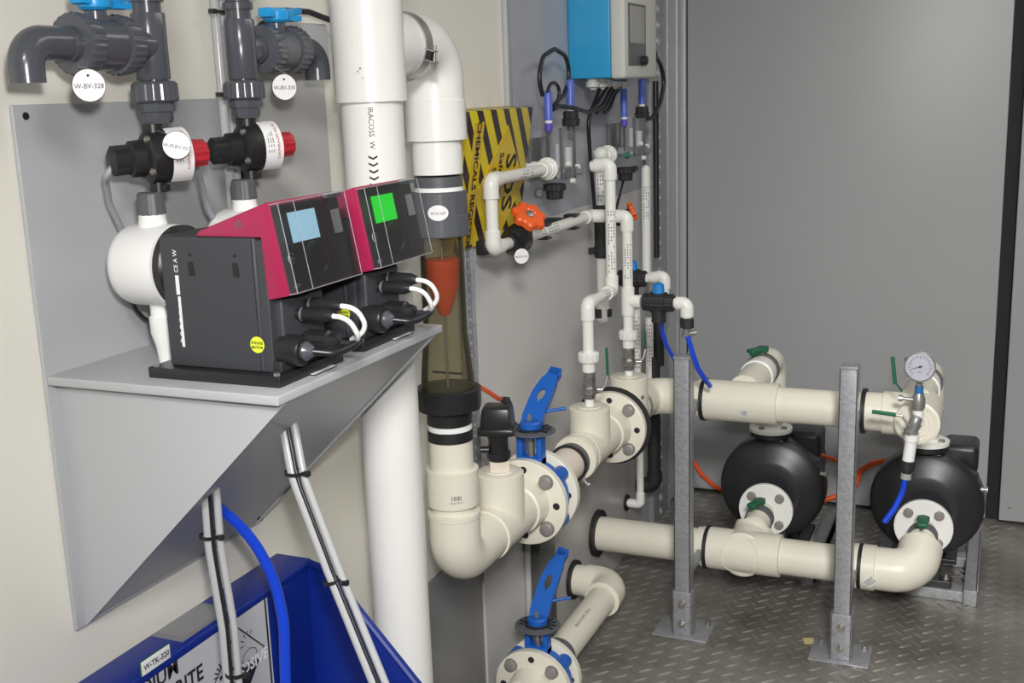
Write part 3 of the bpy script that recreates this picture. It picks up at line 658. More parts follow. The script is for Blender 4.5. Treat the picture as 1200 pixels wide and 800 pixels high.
# flow sensor
zb = zt_+.023
fs = thing('flow_sensor', 'black flow sensor box standing on the flanged cream tee', 'sensor', (BX, 1.865, zb))
obj('stem', MB().lathe((BX, 1.865, zb), Z, [(0, .0195), (.004, .0195), (.005, .0225), (.016, .0225), (.017, .019), (.04, .0185), (.055, .024)], 32), BLACK, fs)
obj('stem_knob', MB().lathe((BX-.028, 1.845, zb+.022), (1, .4, 0), [(0, .007), (.016, .007)], 14), BLACK, fs)
hz = zb+.052
Rz = Matrix.Rotation(.25, 3, 'Z')
obj('housing', MB().prism([V((BX, 1.865, hz))+Rz@V(q) for q in ((-.034, -.030, 0), (.034, -.030, 0), (.034, .030, 0), (-.034, .030, 0))], (0, 0, .014), .004)
    .prism([V((BX, 1.865, hz+.008))+Rz@V(q) for q in ((-.031, -.027, .0), (.031, -.027, .0), (.026, -.024, .044), (-.026, -.024, .044))], Rz@V((0, .052, 0)), .005), BLACK, fs)
obj('lid_screws', MB().lathe(V((BX, 1.865, hz+.016))+Rz@V((.030, -.028, 0)), Rz@-Y, [(0, .003), (.003, .003)], 12).lathe(V((BX, 1.865, hz+.016))+Rz@V((-.030, -.028, 0)), Rz@-Y, [(0, .003), (.003, .003)], 12), BLACKM, fs)
gp = V((BX+.0, 1.905, hz+.040))
obj('cable_gland', MB().lathe(gp, (.0, .3, .9), [(0, .011), (.010, .011), (.012, .008), (.018, .006)], 10), BLACK, fs)
hose('orange_cable', [gp+V((0, .003, .012)), P(584, 467, x=.13), P(574, 460, x=.09), P(562, 453, x=.05), P(552, 446, x=.012)], .0048, ORC, 'short orange cable from the flow sensor towards the wall', 'cable', .04)

# ------------------------------------------------------------------ butterfly valves
def butterfly(x, yv, z, label, p_base, p_tip):
    """wafer butterfly valve between two flanges with a notch plate and rising lever"""
    t = thing('butterfly_valve', label, 'valve', (x, yv, z-.08))
    obj('valve_body', MB().lathe((x, yv-.020, z), Y, [(0, .055), (.001, .068), (.006, .074), (.034, .074), (.039, .068), (.040, .055)], 56), VBLUE, t)
    for a in (40, 140, 220, 320):
        ca, sa = math.cos(math.radians(a)), math.sin(math.radians(a))
        obj('lug', MB().lathe((x+.072*ca, yv-.020, z+.072*sa), Y, [(0, .016), (.040, .016)], 24), VBLUE, t)
    for dy in (-.0225, .0205): obj('liner', MB().disc_ring((x, yv+dy, z), Y, .045, .06, .002), RUB, t)
    zp = p_base.z
    nk = MB()
    for sx in (-1, 1): nk.box((x+sx*.021-.006, yv-.013, z+.060), (x+sx*.021+.006, yv+.013, zp-.008), .002)
    nk.box((x-.027, yv-.016, z+.060), (x+.027, yv+.016, z+.085), .004)
    obj('neck', nk, VBLUE, t)
    obj('stem', MB().cyl((x, yv, z+.06), (x, yv, zp+.012), .008, 20), RBOLT, t)
    obj('mounting_flange', MB().lathe((x, yv, zp-.010), Z, [(0, .030), (.001, .034), (.006, .036)], 40), VBLUE, t)
    def notch(a, q): return 1
    obj('notch_plate', MB().lathe((x, yv, zp-.003), Z, [(0, .047), (.001, .049), (.003, .049), (.004, .047)], 48, lambda a, q: 1+.03*math.cos(2*a)), GPVCM, t)
    nt = MB()
    for i in range(10):
        a = -.3+i*.42; nt.obox((x+.036*math.cos(a), yv+.036*math.sin(a), zp+.002), (.012, .004, .003), Matrix.Rotation(a, 3, 'Z'))
    obj('notch_ring', nt.disc_ring((x, yv, zp+.001), Z, .024, .028, .003), BLACK, t)
    hub = MB().lathe((x, yv, zp+.003), Z, [(0, .019), (.002, .022), (.012, .022), (.016, .018), (.017, .008)], 32)
    obj('lever_hub', hub, VBLUE, t)
    obj('hub_nut', MB().lathe((x-.002, yv, zp+.018), Z, [(0, .008), (.002, .008), (.002, .005), (.010, .005), (.010, .0035), (.014, .003)], 6), STEEL, t)
    base = V((x, yv, zp+.010)); tip = p_tip
    d = tip-base; L = d.length; d.normalize(); wd = (V((.93, .30, 0))-d*V((.93, .30, 0)).dot(d)).normalized(); nn = d.cross(wd).normalized()
    if nn.y > 0: nn = -nn
    prof = [(0, .019), (.10, .0215), (.30, .0205), (.55, .0205), (.80, .0165), (.88, .012), (1, .0125)]
    bow = lambda s: .10*math.sin(s*PI)*L*.35
    lft = [base+d*(s*L)-wd*(w+bow(s)) for s, w in prof]; rgt = [base+d*(s*L)+wd*(w-bow(s)) for s, w in prof]
    th = .0025
    # strap with an oval slot: built as strips round the hole
    lv = MB(); s0, s1 = .42, .62
    def quadstrip(a, b, c_, e): lv.prism([a, b, c_, e], nn*th*2)
    for i in range(len(prof)-1):
        sA, sB = prof[i][0], prof[i+1][0]
        N = 6
        for j in range(N):
            u0 = sA+(sB-sA)*j/N; u1 = sA+(sB-sA)*(j+1)/N
            def wat(u): 
                for q in range(len(prof)-1):
                    if prof[q][0] <= u <= prof[q+1][0]+1e-9:
                        f = (u-prof[q][0])/(prof[q+1][0]-prof[q][0]); return prof[q][1]+(prof[q+1][1]-prof[q][1])*f
            def hw(u): 
                if u <= s0 or u >= s1: return 0
                return .0075*math.sqrt(max(0, 1-((u-(s0+s1)/2)/((s1-s0)/2))**2))
            pt = lambda u, s_: base+d*(u*L)+wd*(s_-bow(u))
            h0, h1 = hw(u0), hw(u1)
            if h0 == 0 and h1 == 0:
                quadstrip(pt(u0, -wat(u0)), pt(u0, wat(u0)), pt(u1, wat(u1)), pt(u1, -wat(u1)))
            else:
                quadstrip(pt(u0, -wat(u0)), pt(u0, -h0-.0001), pt(u1, -h1-.0001), pt(u1, -wat(u1)))
                quadstrip(pt(u0, h0+.0001), pt(u0, wat(u0)), pt(u1, wat(u1)), pt(u1, h1+.0001))
    # folded edges
    for sgn, side in ((-1, lft), (1, rgt)):
        for i in range(1, len(side)-1):
            a, b = side[i], side[i+1]; lv.prism([a, b, b-nn*.016, a-nn*.016], wd*sgn*-.003)
    lever = obj('lever', lv, VBLUE, t, 25)
    g = base+d*(L*.97)
    obj('lever_grip', MB().obox(g, (.026, .010, .022), Matrix((wd, nn, d)).transposed(), .003), VBLUE, t)
    pin = base+d*(L*.32)+wd*.012
    obj('trigger_pin', MB().cyl(pin-nn*.01, pin-nn*.01+V((.038, .022, .004)), .0035, 12), VBLUE, t)
    return t
butterfly(BX, 2.022, AZ, 'blue butterfly valve in the upper cream line near the flow sensor', P(617, 507, x=BX), P(651, 434, x=BX+.005))
FL2 = 2.044
t2 = thing('flange_adapter', 'cream flange and pipe stub behind the upper blue valve', 'pipe', (BX, 2.1, .52))
flange(t2, (BX, FL2, AZ), Y, .0875, .018, .068, 8, off=0, bolts=(), hub=.04)
obj('flange_hub', MB().lathe((BX, FL2+.017, AZ), Y, [(0, .055), (.03, .0455), (.034, .038)], 48), CREAM, t2)
obj('pipe', MB().cyl((BX, FL2+.01, AZ), (BX, 2.30, AZ), rB, 48), mat('pinkish_cream_pipe', (.78, .68, .60), .4), t2)
obj('rib', MB().lathe((BX, 2.105, AZ), Y, [(0, .043), (.012, .043), (.014, .038)], 48), CREAM, t2)
def band(x, y, z, r, label, w=.02, m=STEEL):
    t = thing('pipe_clamp', label, 'clamp', (x, y, z-r))
    obj('band', MB().disc_ring((x, y-w/2, z), Y, r-.001, r+.0025, w, 56), m, t)
    obj('rubber_liner', MB().disc_ring((x, y-w/2-.002, z), Y, r-.0005, r+.0012, w+.004, 56).disc_ring((x, y-w/2-.006, z), Y, r-.0005, r+.005, .006, 56), RUB, t)
    q = V((x, y, z))+V((.62, 0, -.78))*(r+.006)
    obj('clamp_bolt', MB().obox(q, (.014, w*.8, .005), Matrix.Rotation(.9, 3, 'Y'), .001).cyl(q-V((.006, 0, -.008)), q+V((.010, 0, -.012)), .003, 10).lathe(q+V((.010, 0, -.012)), V((.78, 0, -.62)), [(0, .006), (.005, .006)], 6), STEEL, t)
    return t
band(BX, 2.242, AZ, rB+.001, 'steel clamp on the upper cream line before the second tee', .022, GPVCM)

# second tee with flange and rubber disc
t3 = thing('flanged_tee', 'cream flanged tee below the nearest green levered ball valve', 'pipe', (BX, 2.4, .55))
ztp = P(686, 478, x=BX).z
tee(t3, 2.30, 2.47, 2.372, ztp-.004, .0465)
obj('socket_lip', MB().lathe((BX, 2.266, AZ), Y, [(0, .039), (.001, .050), (.016, .052), (.034, .047)], 56), CREAM, t3)
obj('flange_hub', MB().lathe((BX, 2.46, AZ), Y, [(0, .0465), (.004, .051), (.03, .053), (.05, .055)], 48), CREAM, t3)
FL3 = 2.512
flange(t3, (BX, FL3, AZ), Y, .0875, .018, .068, 8, off=0, bolts=(1, 3, 5, 7), hub=.05)
obj('rubber_gasket', MB().disc_ring((BX, FL3+.018, AZ), Y, .04, .095, .012, 64), RUB, t3)
# elbow end of the upper manifold
UY, UZ = 2.83, .600
t4 = thing('corner_tee', 'cream capped tee and elbow turning the line towards the pumps', 'pipe', (BX, 2.7, .55))
obj('back_flange', MB().lathe((BX, FL3+.031, AZ), Y, [(0, .086), (.016, .086), (.018, .055), (.04, .05)], 64), CREAM, t4)
zt3 = P(736, 441, x=BX).z
obj('tee_body', MB().lathe((BX, 2.56, AZ), Y, [(0, .0475), (.16, .0475)], 56).lathe((BX, 2.668, AZ), Z, [(0, .0475), (zt3-AZ-.002, .0475), (zt3-AZ, .045)], 56), CREAM, t4)
obj('end_cap', MB().lathe((BX, 2.668, zt3-.001), Z, [(0, .043), (.001, .041), (.0018, .038), (.0018, .028), (.004, .026), (.004, .012)], 48), CREAM, t4)
obj('elbow', MB().sweep([(BX, 2.70, AZ), (BX, UY, AZ), (BX+.105, UY, AZ)], .0475, 56, .055, 18).lathe((BX+.085, UY, AZ), X, [(0, .0475), (.001, .0525), (.03, .0525), (.031, .046)], 56), CREAM, t4)
p = P(750, 452, x=BX+.02); obj('screw_mark', MB().lathe((BX+.040, 2.645, .645), (1, -.6, 0), [(-.01, .005), (.004, .005), (.005, .003)], 14), RBOLT, t4)

# ------------------------------------------------------------------ upper manifold
rM = .0445; rS = .0525
um = thing('upper_manifold', 'upper cream manifold pipe running between the two posts to the gauge', 'pipe', (.6, UY, .55))
obj('pipe', MB().cyl((BX+.10, UY, UZ), (.85, UY, UZ), rM, 56), CREAM, um)
def xat(px, py, y): return P(px, py, y=y).x
def sock(parent, xa, xb, y, z, r, name='socket'):
    return obj(name, MB().lathe((xa, y, z), X, [(0, r-.006), (.0015, r), (xb-xa-.0015, r), (xb-xa, r-.006)], 56), CREAM, parent)
x0, x1 = xat(818, 465, UY), xat(913, 470, UY)
obj('tee_body', MB().lathe((x0, UY, UZ), X, [(0, rM), (.0015, .0495), (.018, .0495), (.019, .0525), (x1-x0-.0015, .0525), (x1-x0, rM)], 56), CREAM, um)
xt2 = .85
x0 = xat(1010, 475, UY)
obj('socket', MB().lathe((x0, UY, UZ), X, [(0, rM), (.0015, .0475), (.05, .0475), (.051, .0525), (.14, .0525)], 56), CREAM, um)
obj('end_tee', MB().lathe((xt2, UY-.075, UZ), Y, [(0, .046), (.002, .0515), (.14, .0515)], 56), CREAM, um)
rg = MB()
for (ra, rb, tt) in ((.040, .046, .004), (.028, .032, .0035), (.0185, .0215, .003)): rg.disc_ring((xt2, UY-.0745, UZ), -Y, ra, rb, tt, 56)
rg.lathe((xt2, UY-.0745, UZ), -Y, [(0, .046), (.0012, .046), (.0012, .0001)], 48)
obj('ringed_end_cap', rg, CREAM, um)
# stickers with bar code
def bar_sticker(parent, c, nrm_, ux, w, h, m2=PINK):
    c = V(c); pm_ = plane_map(c, ux, V(nrm_).cross(V(ux))); q = MB()
    q._add([pm_(-w/2, -h/2, 0), pm_(w/2, -h/2, 0), pm_(w/2, h/2, 0), pm_(-w/2, h/2, 0)], [(0, 1, 2, 3)])
    o = obj('sticker', q, PAPER, parent); b = MB()
    for i in range(6): b._add([pm_(-w*.42+i*w*.15, -h*.4, .0003), pm_(-w*.42+i*w*.15+w*.08, -h*.4, .0003), pm_(-w*.42+i*w*.15+w*.08, h*.4, .0003), pm_(-w*.42+i*w*.15, h*.4, .0003)], [(0, 1, 2, 3)])
    obj('printed_code', b, m2, o)
a = math.radians(-12)
bar_sticker(um, (xat(877, 476, UY), UY-.0528*math.cos(a), UZ+.0528*math.sin(a)-.004), (0, -1, -.2), X, .018, .018)
# lower manifold
LY, LZ = 2.87, .175
lm_ = thing('lower_manifold', 'lower cream manifold pipe from wall to the elbow under the far right pump', 'pipe', (.45, LY, LZ-.05))
obj('pipe', MB().cyl((.0045, LY, LZ), (.80, LY, LZ), .0475, 56), CREAM, lm_)
obj('wall_ring', MB().disc_ring((.0042, LY, LZ), X, .047, .066, .012, 48), RUB, lm_)
xa, xb = xat(818, 640, LY), xat(916, 655, LY)
obj('tee_body', MB().lathe((xa, LY, LZ), X, [(0, .0475), (.0015, .0525), (.016, .0525), (.017, .0555), (xb-xa-.002, .0565), (xb-xa, .0475)], 56), CREAM, lm_)
x1_, x2_ = .432, .852
PY = 3.06; PZ = .225
# suction branches
def yb_(x): return MB().sweep([(x, LY, LZ), (x+.004, LY+.07, LZ+.014), (x+.008, PY-.10, PZ-.018)], .0525, 48, .05)
obj('branch', yb_(x1_-.01), CREAM, lm_)
obj('saddle_ridge', MB().lathe((x1_-.012, LY+.006, LZ), Y*-1, [(.0, .050), (.004, .0615), (.030, .0615), (.034, .052)], 48), CREAM, lm_)
rl = []
for i in range(41):
    a = 2*PI*i/40; zz_ = .052*math.sin(a); rl.append(V((x1_-.012+.050*math.cos(a), LY-math.sqrt(.0563**2-zz_**2), LZ+zz_)))
obj('moulding_ring', MB().sweep(rl, .0016, 6), CREAM, lm_)
xe = xat(1000, 660, LY)
obj('elbow', MB().sweep([(xe, LY, LZ), (x2_, LY, LZ), (x2_+.008, PY-.11, PZ-.012)], .0545, 56, .060, 16).lathe((xe, LY, LZ), X, [(0, .0475), (.0015, .058), (.055, .058), (.057, .054)], 56), CREAM, lm_)
bar_sticker(lm_, (xat(1022, 676, LY)+.0, LY-.0585*math.cos(.25), LZ-.0585*math.sin(.25)), (0, -1, -.25), (.75, 0, .66), .030, .024)

# ------------------------------------------------------------------ union valves with green handle
def green_valve(a, b, label, r=.034, hdir=None):
    """barrel valve from a to b with a grey band and a green wing handle"""
    a, b = V(a), V(b); d = (b-a).normalized(); L = (b-a).length; c = a+d*L*.5
    t = thing('isolation_valve', label, 'valve', c-Z*r, 'green handled valves on the pumps')
    obj('valve_body', MB().lathe(a, d, [(0, r*.9), (.002, r), (L*.35, r), (L*.36, r*1.02), (L*.7, r*1.02), (L*.72, r*.95), (L, r*.9)], 40), CREAM, t)
    obj('band', MB().lathe(a+d*L*.42, d, [(0, r*1.02), (.001, r*1.13), (L*.28, r*1.13), (L*.28+.001, r*1.02)], 40), GPVCM, t)
    up = Z if abs(d.z) < .8 else -Y
    hp = c+d*L*.06+up*(r*1.15)
    obj('stem', MB().cyl(hp-up*.01, hp+up*.014, .011, 20).lathe(hp+up*.014, up, [(0, .006), (.004, .006)], 6), DARKG, t)
    hd = hdir or (-d*1.0+V((-.25, 0, 0))); hd = (hd-up*hd.dot(up)).normalized(); w = up.cross(hd)
    hs = hp+up*.012
    R = Matrix((hd, w, up)).transposed()
    obj('handle', MB().obox(hs+hd*.020, (.062, .026, .011), R, .004).obox(hs+hd*.020-up*.007, (.054, .007, .014), R, .001).lathe(hs-up*.006, up, [(0, .016), (.012, .016)], 20), GREEN, t)
    return t
green_valve((x1_-.002, PY-.10, PZ-.016), (x1_+.004, PY-.012, PZ), 'green handled valve on the suction of the left pump')
green_valve((x2_+.008, PY-.11, PZ-.014), (x2_+.008, PY-.012, PZ), 'green handled valve on the suction of the right pump', hdir=V((0, -1, 0)))

# ------------------------------------------------------------------ circulation pumps
def circ_pump(xc, label):
    zc = .262
    t = thing('circulation_pump', label, 'pump', (xc, 3.3, 0))
    R0 = .148
    vol = MB().lathe((xc, 3.115, zc), Y, [(0, .052), (0, .082), (.003, .088), (.010, .108), (.020, .130), (.026, .140), (.031, .1445), (.037, .1475), (.046, .1485), (.090, .1485), (.098, .146), (.112, .125)], 72)
    obj('volute', vol, PUMPB, t)
    obj('discharge_neck', MB().sweep([(xc-.02, 3.18, zc+.09), (xc-.008, 3.175, zc+.15)], .034, 28).prism([(xc+.01, 3.14, zc+.155), (xc+.13, 3.16, zc+.085), (xc+.12, 3.16, zc+.055), (xc-.01, 3.14, zc+.12)], (0, .04, 0), .006), PUMPB, t)
    obj('motor', MB().lathe((xc+.01, 3.22, zc), Y, [(0, .085), (.02, .098), (.24, .098), (.25, .092), (.29, .088), (.30, .06)], 64, lambda a, q: 1+(.03*math.cos(28*a) if .03 < q < .23 else 0)), PUMPB, t)
    obj('terminal_box', MB().box((xc+.035, 3.20, zc+.075), (xc+.125, 3.32, zc+.155), .016), PUMPB, t)
    sf = obj('suction_pipe', MB().lathe((xc, PY+.012, PZ), Y, [(0, .050), (.04, .05), (.06, .052)], 40), PUMPB, t)
    x, y, z = frame(Y)
    fl = obj('suction_flange', MB().lathe((xc, PY, PZ), Y, [(0, .034), (0, .073), (.0015, .075), (.014, .075), (.016, .073)], 56), WPVC, t)
    for k_ in range(4):
        a = PI/4+k_*PI/2; q = V((xc+.055*math.cos(a), PY, PZ+.055*math.sin(a)))
        obj('bolt', MB().lathe(q, -Y, [(0, .0125), (.0015, .013), (.007, .0125), (.009, .010)], 24), BOLT, t)
    dz = zc+.150
    dc = V((xc-.008, 3.165, dz))
    obj('discharge_base', MB().lathe(dc, Z, [(0, .05), (.002, .056), (.014, .056), (.016, .052)], 48), PUMPB, t)
    obj('discharge_flange', MB().lathe(dc+Z*.016, Z, [(0, .058), (.001, .060), (.011, .060), (.012, .058), (.012, .034), (.02, .030)], 48), WPVC, t)
    for k_ in range(4):
        a = PI/4+k_*PI/2+.35; q = dc+Z*.028+V((.044*math.cos(a), .044*math.sin(a), 0))
        obj('bolt', MB().lathe(q, Z, [(0, .0085), (.006, .0085), (.007, .006)], 6), RBOLT, t)
    ft = MB().box((xc-.075, 3.13, .03), (xc+.075, 3.17, .05), .003).box((xc-.045, 3.135, .045), (xc+.045, 3.165, .14), .004)
    obj('foot', ft, PUMPB, t); ft = MB()
    ft.box((xc-.08, 3.30, .03), (xc+.08, 3.46, .045), .003).box((xc-.05, 3.33, .04), (xc+.05, 3.43, .17), .004)
    obj('foot', ft, PUMPB, t)
    for sx in (-1, 1): obj('foot_bolt', MB().lathe((xc+sx*.06, 3.15, .050), Z, [(0, .010), (.002, .010), (.002, .007), (.008, .007), (.008, .004), (.014, .004)], 6), RBOLT, t)
    sp = V((xc+.135, 3.15, zc+.055)); obj('drain_plug', MB().lathe(sp, X, [(0, .006), (.012, .006), (.013, .009), (.018, .009)], 12), STEEL, t)
    return t
XP1, XP2 = .440, .858
circ_pump(XP1, 'left black centrifugal pump under the middle of the upper manifold')
circ_pump(XP2, 'right black centrifugal pump below the pressure gauge')
def rail(x0, x1, y0, y1, label):
    t = thing('base_rail', label, 'rail', ((x0+x1)/2, (y0+y1)/2, 0))
    obj('channel', MB().box((x0, y0, .0), (x1, y1, .029), .001), GALV, t)
    return t
def frame_base(x0, x1, label):
    t = thing('pump_base', label, 'frame', ((x0+x1)/2, 3.3, 0))
    obj('front_rail', MB().box((x0, 3.12, .001), (x1, 3.17, .0295), .001), GALV, t)
    obj('rear_rail', MB().box((x0, 3.36, .001), (x1, 3.41, .0295), .001), GALV, t)
    obj('side_rail', MB().box((x1, 3.10, .001), (x1+.036, 3.56, .045), .001).box((x1+.033, 3.10, .001), (x1+.036, 3.56, .06), .0005), GALV, t)
    obj('side_rail', MB().box((x0-.036, 3.12, .001), (x0, 3.50, .045), .001), GALV, t)
    return t
frame_base(.345, .535, 'galvanised rail frame under the left black pump')
frame_base(.760, .965, 'galvanised rail frame under the right black pump')

# discharge risers
def riser(xp, ytop, ztop, label, px):
    zc = .262+.178
    t = thing('discharge_riser', label, 'pipe', (xp, 3.165, zc))
    x = xp-.008; zt = ztop
    obj('pipe', MB().cyl((x, 3.165, zc), (x, 3.165, zt-.03), .031, 36), CREAM, t)
    obj('elbow', MB().sweep([(x, 3.165, zt-.09), (x, 3.165, zt), (x-.004, 3.165-.075, zt-.016)], .040, 40, .046, 12), CREAM, t)
    a = V((x-.004, 3.092, zt-.016)); b = V((x-.012, UY+.03, UZ+.022))
    d = (b-a).normalized()
    obj('branch', MB().sweep([a+d*.075, b], .041, 40), CREAM, t)
    obj('glue_collar', MB().lathe(a+d*.075, d, [(0, .038), (.002, .045), (.028, .045), (.03, .041)], 40), WPVC, t)
    return a, a+d*.075
a, b = riser(XP1, 0, .648, 'white riser joining left pump to the upper manifold', 0)
green_valve(b, a, 'green handled valve on the discharge of the left pump', .040, V((-.55, -.85, 0)))
a, b = riser(XP2, 0, .638, 'white riser joining right pump to the upper manifold, behind the gauge', 0)
green_valve(b, a, 'valve on the discharge of the right pump, behind the gauge', .040, V((-1, .3, 0)))

# ------------------------------------------------------------------ posts
def post(x, label):
    y = 2.70; zt = .742; w = .0205
    t = thing('support_post', label, 'post', (x, y, 0), 'galvanised manifold posts')
    ch = MB().box((x-w, y-w, .006), (x+w, y-w+.003, zt), .0008)
    ch.box((x-w, y-w, .006), (x-w+.003, y+w, zt), .0008).box((x+w-.003, y-w, .006), (x+w, y+w, zt), .0008)
    ch.box((x-w, y+w-.003, .006), (x-w+.011, y+w, zt), .0008).box((x+w-.011, y+w-.003, .006), (x+w, y+w, zt), .0008)
    obj('channel', ch, GALV, t)
    obj('end_cap', MB().box((x-w-.001, y-w-.001, zt-.004), (x+w+.001, y+w+.001, zt+.003), .001), GALV, t)
    fb = MB().box((x-w-.004, y-w-.004, .006), (x+w+.004, y-w-.0005, .125), .001).box((x-w-.0045, y-w-.004, .006), (x-w-.0005, y+w, .125), .001).box((x+w+.0005, y-w-.004, .006), (x+w+.0045, y+w, .125), .001)
    obj('foot_bracket', fb, GALV, t)
    obj('base_plate', MB().box((x-.075, y-.042, .0005), (x+.068, y+.075, .0060), .001), GALV, t)
    for z_ in (.035, .09): obj('bolt', MB().lathe((x, y-w-.004, z_), -Y, [(0, .011), (.0015, .011), (.0015, .008), (.006, .008), (.006, .0045), (.010, .0045)], 6 if z_ < .05 else 20), RBOLT, t)
    for (dx, dy) in ((-.055, .055), (.05, .055)): obj('bolt', MB().lathe((x+dx, y+dy, .0065), Z, [(0, .009), (.002, .009), (.002, .007), (.007, .007)], 6), RBOLT, t)
    for (yy, zc, r) in ((UY, UZ, rM), (LY, LZ, .0475)):
        obj('pipe_clip', MB().disc_ring((x+w-.004, yy, zc), X, r, .0585 if r > .046 else .0560, .010, 48), RUB, t)
        obj('clip_arm', MB().box((x+w-.016, 2.72, zc-.012), (x+w-.002, yy-r, zc+.012), .001), GALV, t)
    return t
post(.302, 'left galvanised channel post, nearer the wall')
post(.700, 'right galvanised channel post, in front of the pump gap')
n_ = P(948, 751, z=.001)
solo('paper_scrap', MB().obox(n_+Z*.0008, (.028, .032, .0012), Matrix.Rotation(.3, 3, 'Z')), MARK, 'small yellowish paper scrap on tread floor beside right post', 'paper')

# ------------------------------------------------------------------ low valve line
QX, QZ, QE = .118, .118, 2.675
rQ = .0365
fy = 2.108
t5 = thing('flange_adapter', 'cream flange in front of the lower blue valve, cut by the frame', 'pipe', (QX, fy, .02))
flange(t5, (QX, fy, QZ), Y, .0870, .018, .068, 8, off=0, bolts=(1, 3, 5, 7), hub=.0005)
obj('flange_hub', MB().lathe((QX, fy+.002, QZ), -Y, [(0, .052), (.004, .05), (.06, .045), (.062, .04)], 48), CREAM, t5)
obj('pipe', MB().cyl((QX, fy-.05, QZ), (QX, 1.7, QZ), rQ, 40), CREAM, t5)
butterfly(QX, fy+.042, QZ, 'blue butterfly valve in the low line, at bottom of picture', P(633, 728, x=QX), P(660, 645, x=QX+.01))
fy2 = fy+.064
t6 = thing('flange_adapter', 'cream flange behind the lower blue valve', 'pipe', (QX, fy2, .02))
flange(t6, (QX, fy2, QZ), Y, .0870, .018, .068, 8, off=0, bolts=(), hub=.04)
obj('flange_hub', MB().lathe((QX, fy2+.017, QZ), Y, [(0, .055), (.03, .045), (.036, .038)], 48), CREAM, t6)
t7 = thing('floor_pipe', 'cream pipe low over the floor with elbow into the wall', 'pipe', (QX, 2.5, .05))
obj('pipe', MB().cyl((QX, fy2+.02, QZ), (QX, QE-.03, QZ), rQ, 48), CREAM, t7)
obj('elbow', MB().sweep([(QX, QE-.088, QZ), (QX, QE, QZ), (.045, QE, QZ)], .0445, 56, .05, 16).lathe((QX, QE-.095, QZ), Y, [(0, .038), (.001, .0465), (.014, .0465), (.015, .044)], 48), CREAM, t7)
obj('wall_stub', MB().cyl((.0045, QE, QZ), (.05, QE, QZ), .0405, 48), CREAM, t7)
obj('wall_ring', MB().disc_ring((.0042, QE, QZ), X, .040, .052, .01, 48), RUB, t7)
obj('lettering', text_mb('IPLEX 65 UPVC PN12', .011, cyl_map((QX, (fy2+QE)/2-.02, QZ), Y, rQ, (.35, -.2, .9))), PINK, t7)
band(QX, fy2+.09, QZ, rQ+.001, 'steel clamp on the low cream pipe behind the lower blue valve', .03, GPVCM)

# tubes and strip on the lower wall behind the valves
yv = P(640, 700, x=.02).y
solo('conduit', MB().cyl((.012, yv-.09, .01), (.012, yv-.09, .60), .0075, 16), CONDUIT, 'thin pale conduit low on the wall behind the lower blue valve', 'conduit')
solo('wall_channel', MB().box((.0045, yv-.055, .0), (.03, yv+.045, .53), .002), mat('dark_channel', (.12, .12, .12), .35), 'dark vertical channel on wall behind the blue valves', 'channel')

# ------------------------------------------------------------------ small white pipes
def small_pipe(name, pts, label, r=.0125, sockets=True, marks=(), m=SPVC, ends=()):
    pts = [V(p) for p in pts]; z0 = min(p.z for p in pts); t = thing(name, label, 'pipe', (pts[0].x, pts[0].y, z0))
    obj('pipe', MB().sweep(pts, r, 24, r*1.3), m, t)
    if sockets:
        for i in range(1, len(pts)-1):
            a, b = (pts[i-1]-pts[i]), (pts[i+1]-pts[i])
            la, lb = min(.036, a.length*.8), min(.036, b.length*.8)
            obj('elbow', MB().elbow(pts[i], a, b, r*1.28, (la, lb), r*.95), m, t)
    for (i, f0, f1, n) in marks:
        a, b = pts[i], pts[i+1]; d = (b-a).normalized(); q = MB(); fc_ = CAM-(a+b)/2
        cmx = cyl_map(a, d, r, fc_); L = (b-a).length
        for k_ in range(n):
            for row in (-1, 0, 1):
                if random.random() < .25: continue
                u = (f0+(f1-f0)*k_/n)*L; w = L*(f1-f0)/n*.55; v = row*r*.5
                q._add([cmx(u, v, 0), cmx(u+w, v, 0), cmx(u+w, v+r*.16, 0), cmx(u, v+r*.16, 0)], [(0, 1, 2, 3)])
        obj('printed_marks', q, INK, t)
    return t
def union(parent, c, d, r=.022, m=SPVC):
    c = V(c); o = obj('union_nut', MB().lathe(c, d, [(0, r*.75), (.001, r*.95), (.004, r), (.020, r), (.023, r*.85), (.024, r*.7)], 72, lambda a, q: 1+.03*math.cos(14*a)), m, parent); return o
def union_disc(parent, c, d):
    obj('union_disc', MB().lathe(V(c), d, [(0, .014), (.002, .017), (.010, .0175), (.012, .021), (.018, .0215), (.020, .025), (.028, .025), (.030, .022), (.040, .021)], 48), SPVC, parent)

# loop with the orange valve
lx = .075
pA = V((lx, P(636, 201, x=lx).y, 1.226)); pB = V((lx, P(575, 212, x=lx).y, 1.226)); zlo = P(581, 290, x=lx).z; pC = V((lx, pB.y, zlo))
yv1 = P(600, 280, x=lx).y
t = small_pipe('small_white_pipe', [V((.003, pA.y+.03, 1.226)), pA+V((0, .03, 0)), pB, pC, V((lx, yv1-.01, zlo))], 'small white pipe looping past the yellow document box to the orange valve', marks=((1, .35, .6, 9),))
union_disc(t, pA+V((0, .004, 0)), -Y*-1)
yE = 2.668; zE = zlo
xF = .115
pG = V((xF+.03, yE, zE)); xg = P(729, 262, y=yE).x
t = small_pipe('small_white_pipe', [V((lx, yv1+.055, zE)), V((lx, yE, zE)), V((BX, yE, zE)), V((BX, yE, P(736, 375, x=BX).z))], 'small white pipe from orange valve along the wall, turning down to the farther capped tee', marks=((0, .2, .45, 8), (2, .26, .60, 14)))
loop_pipe = t
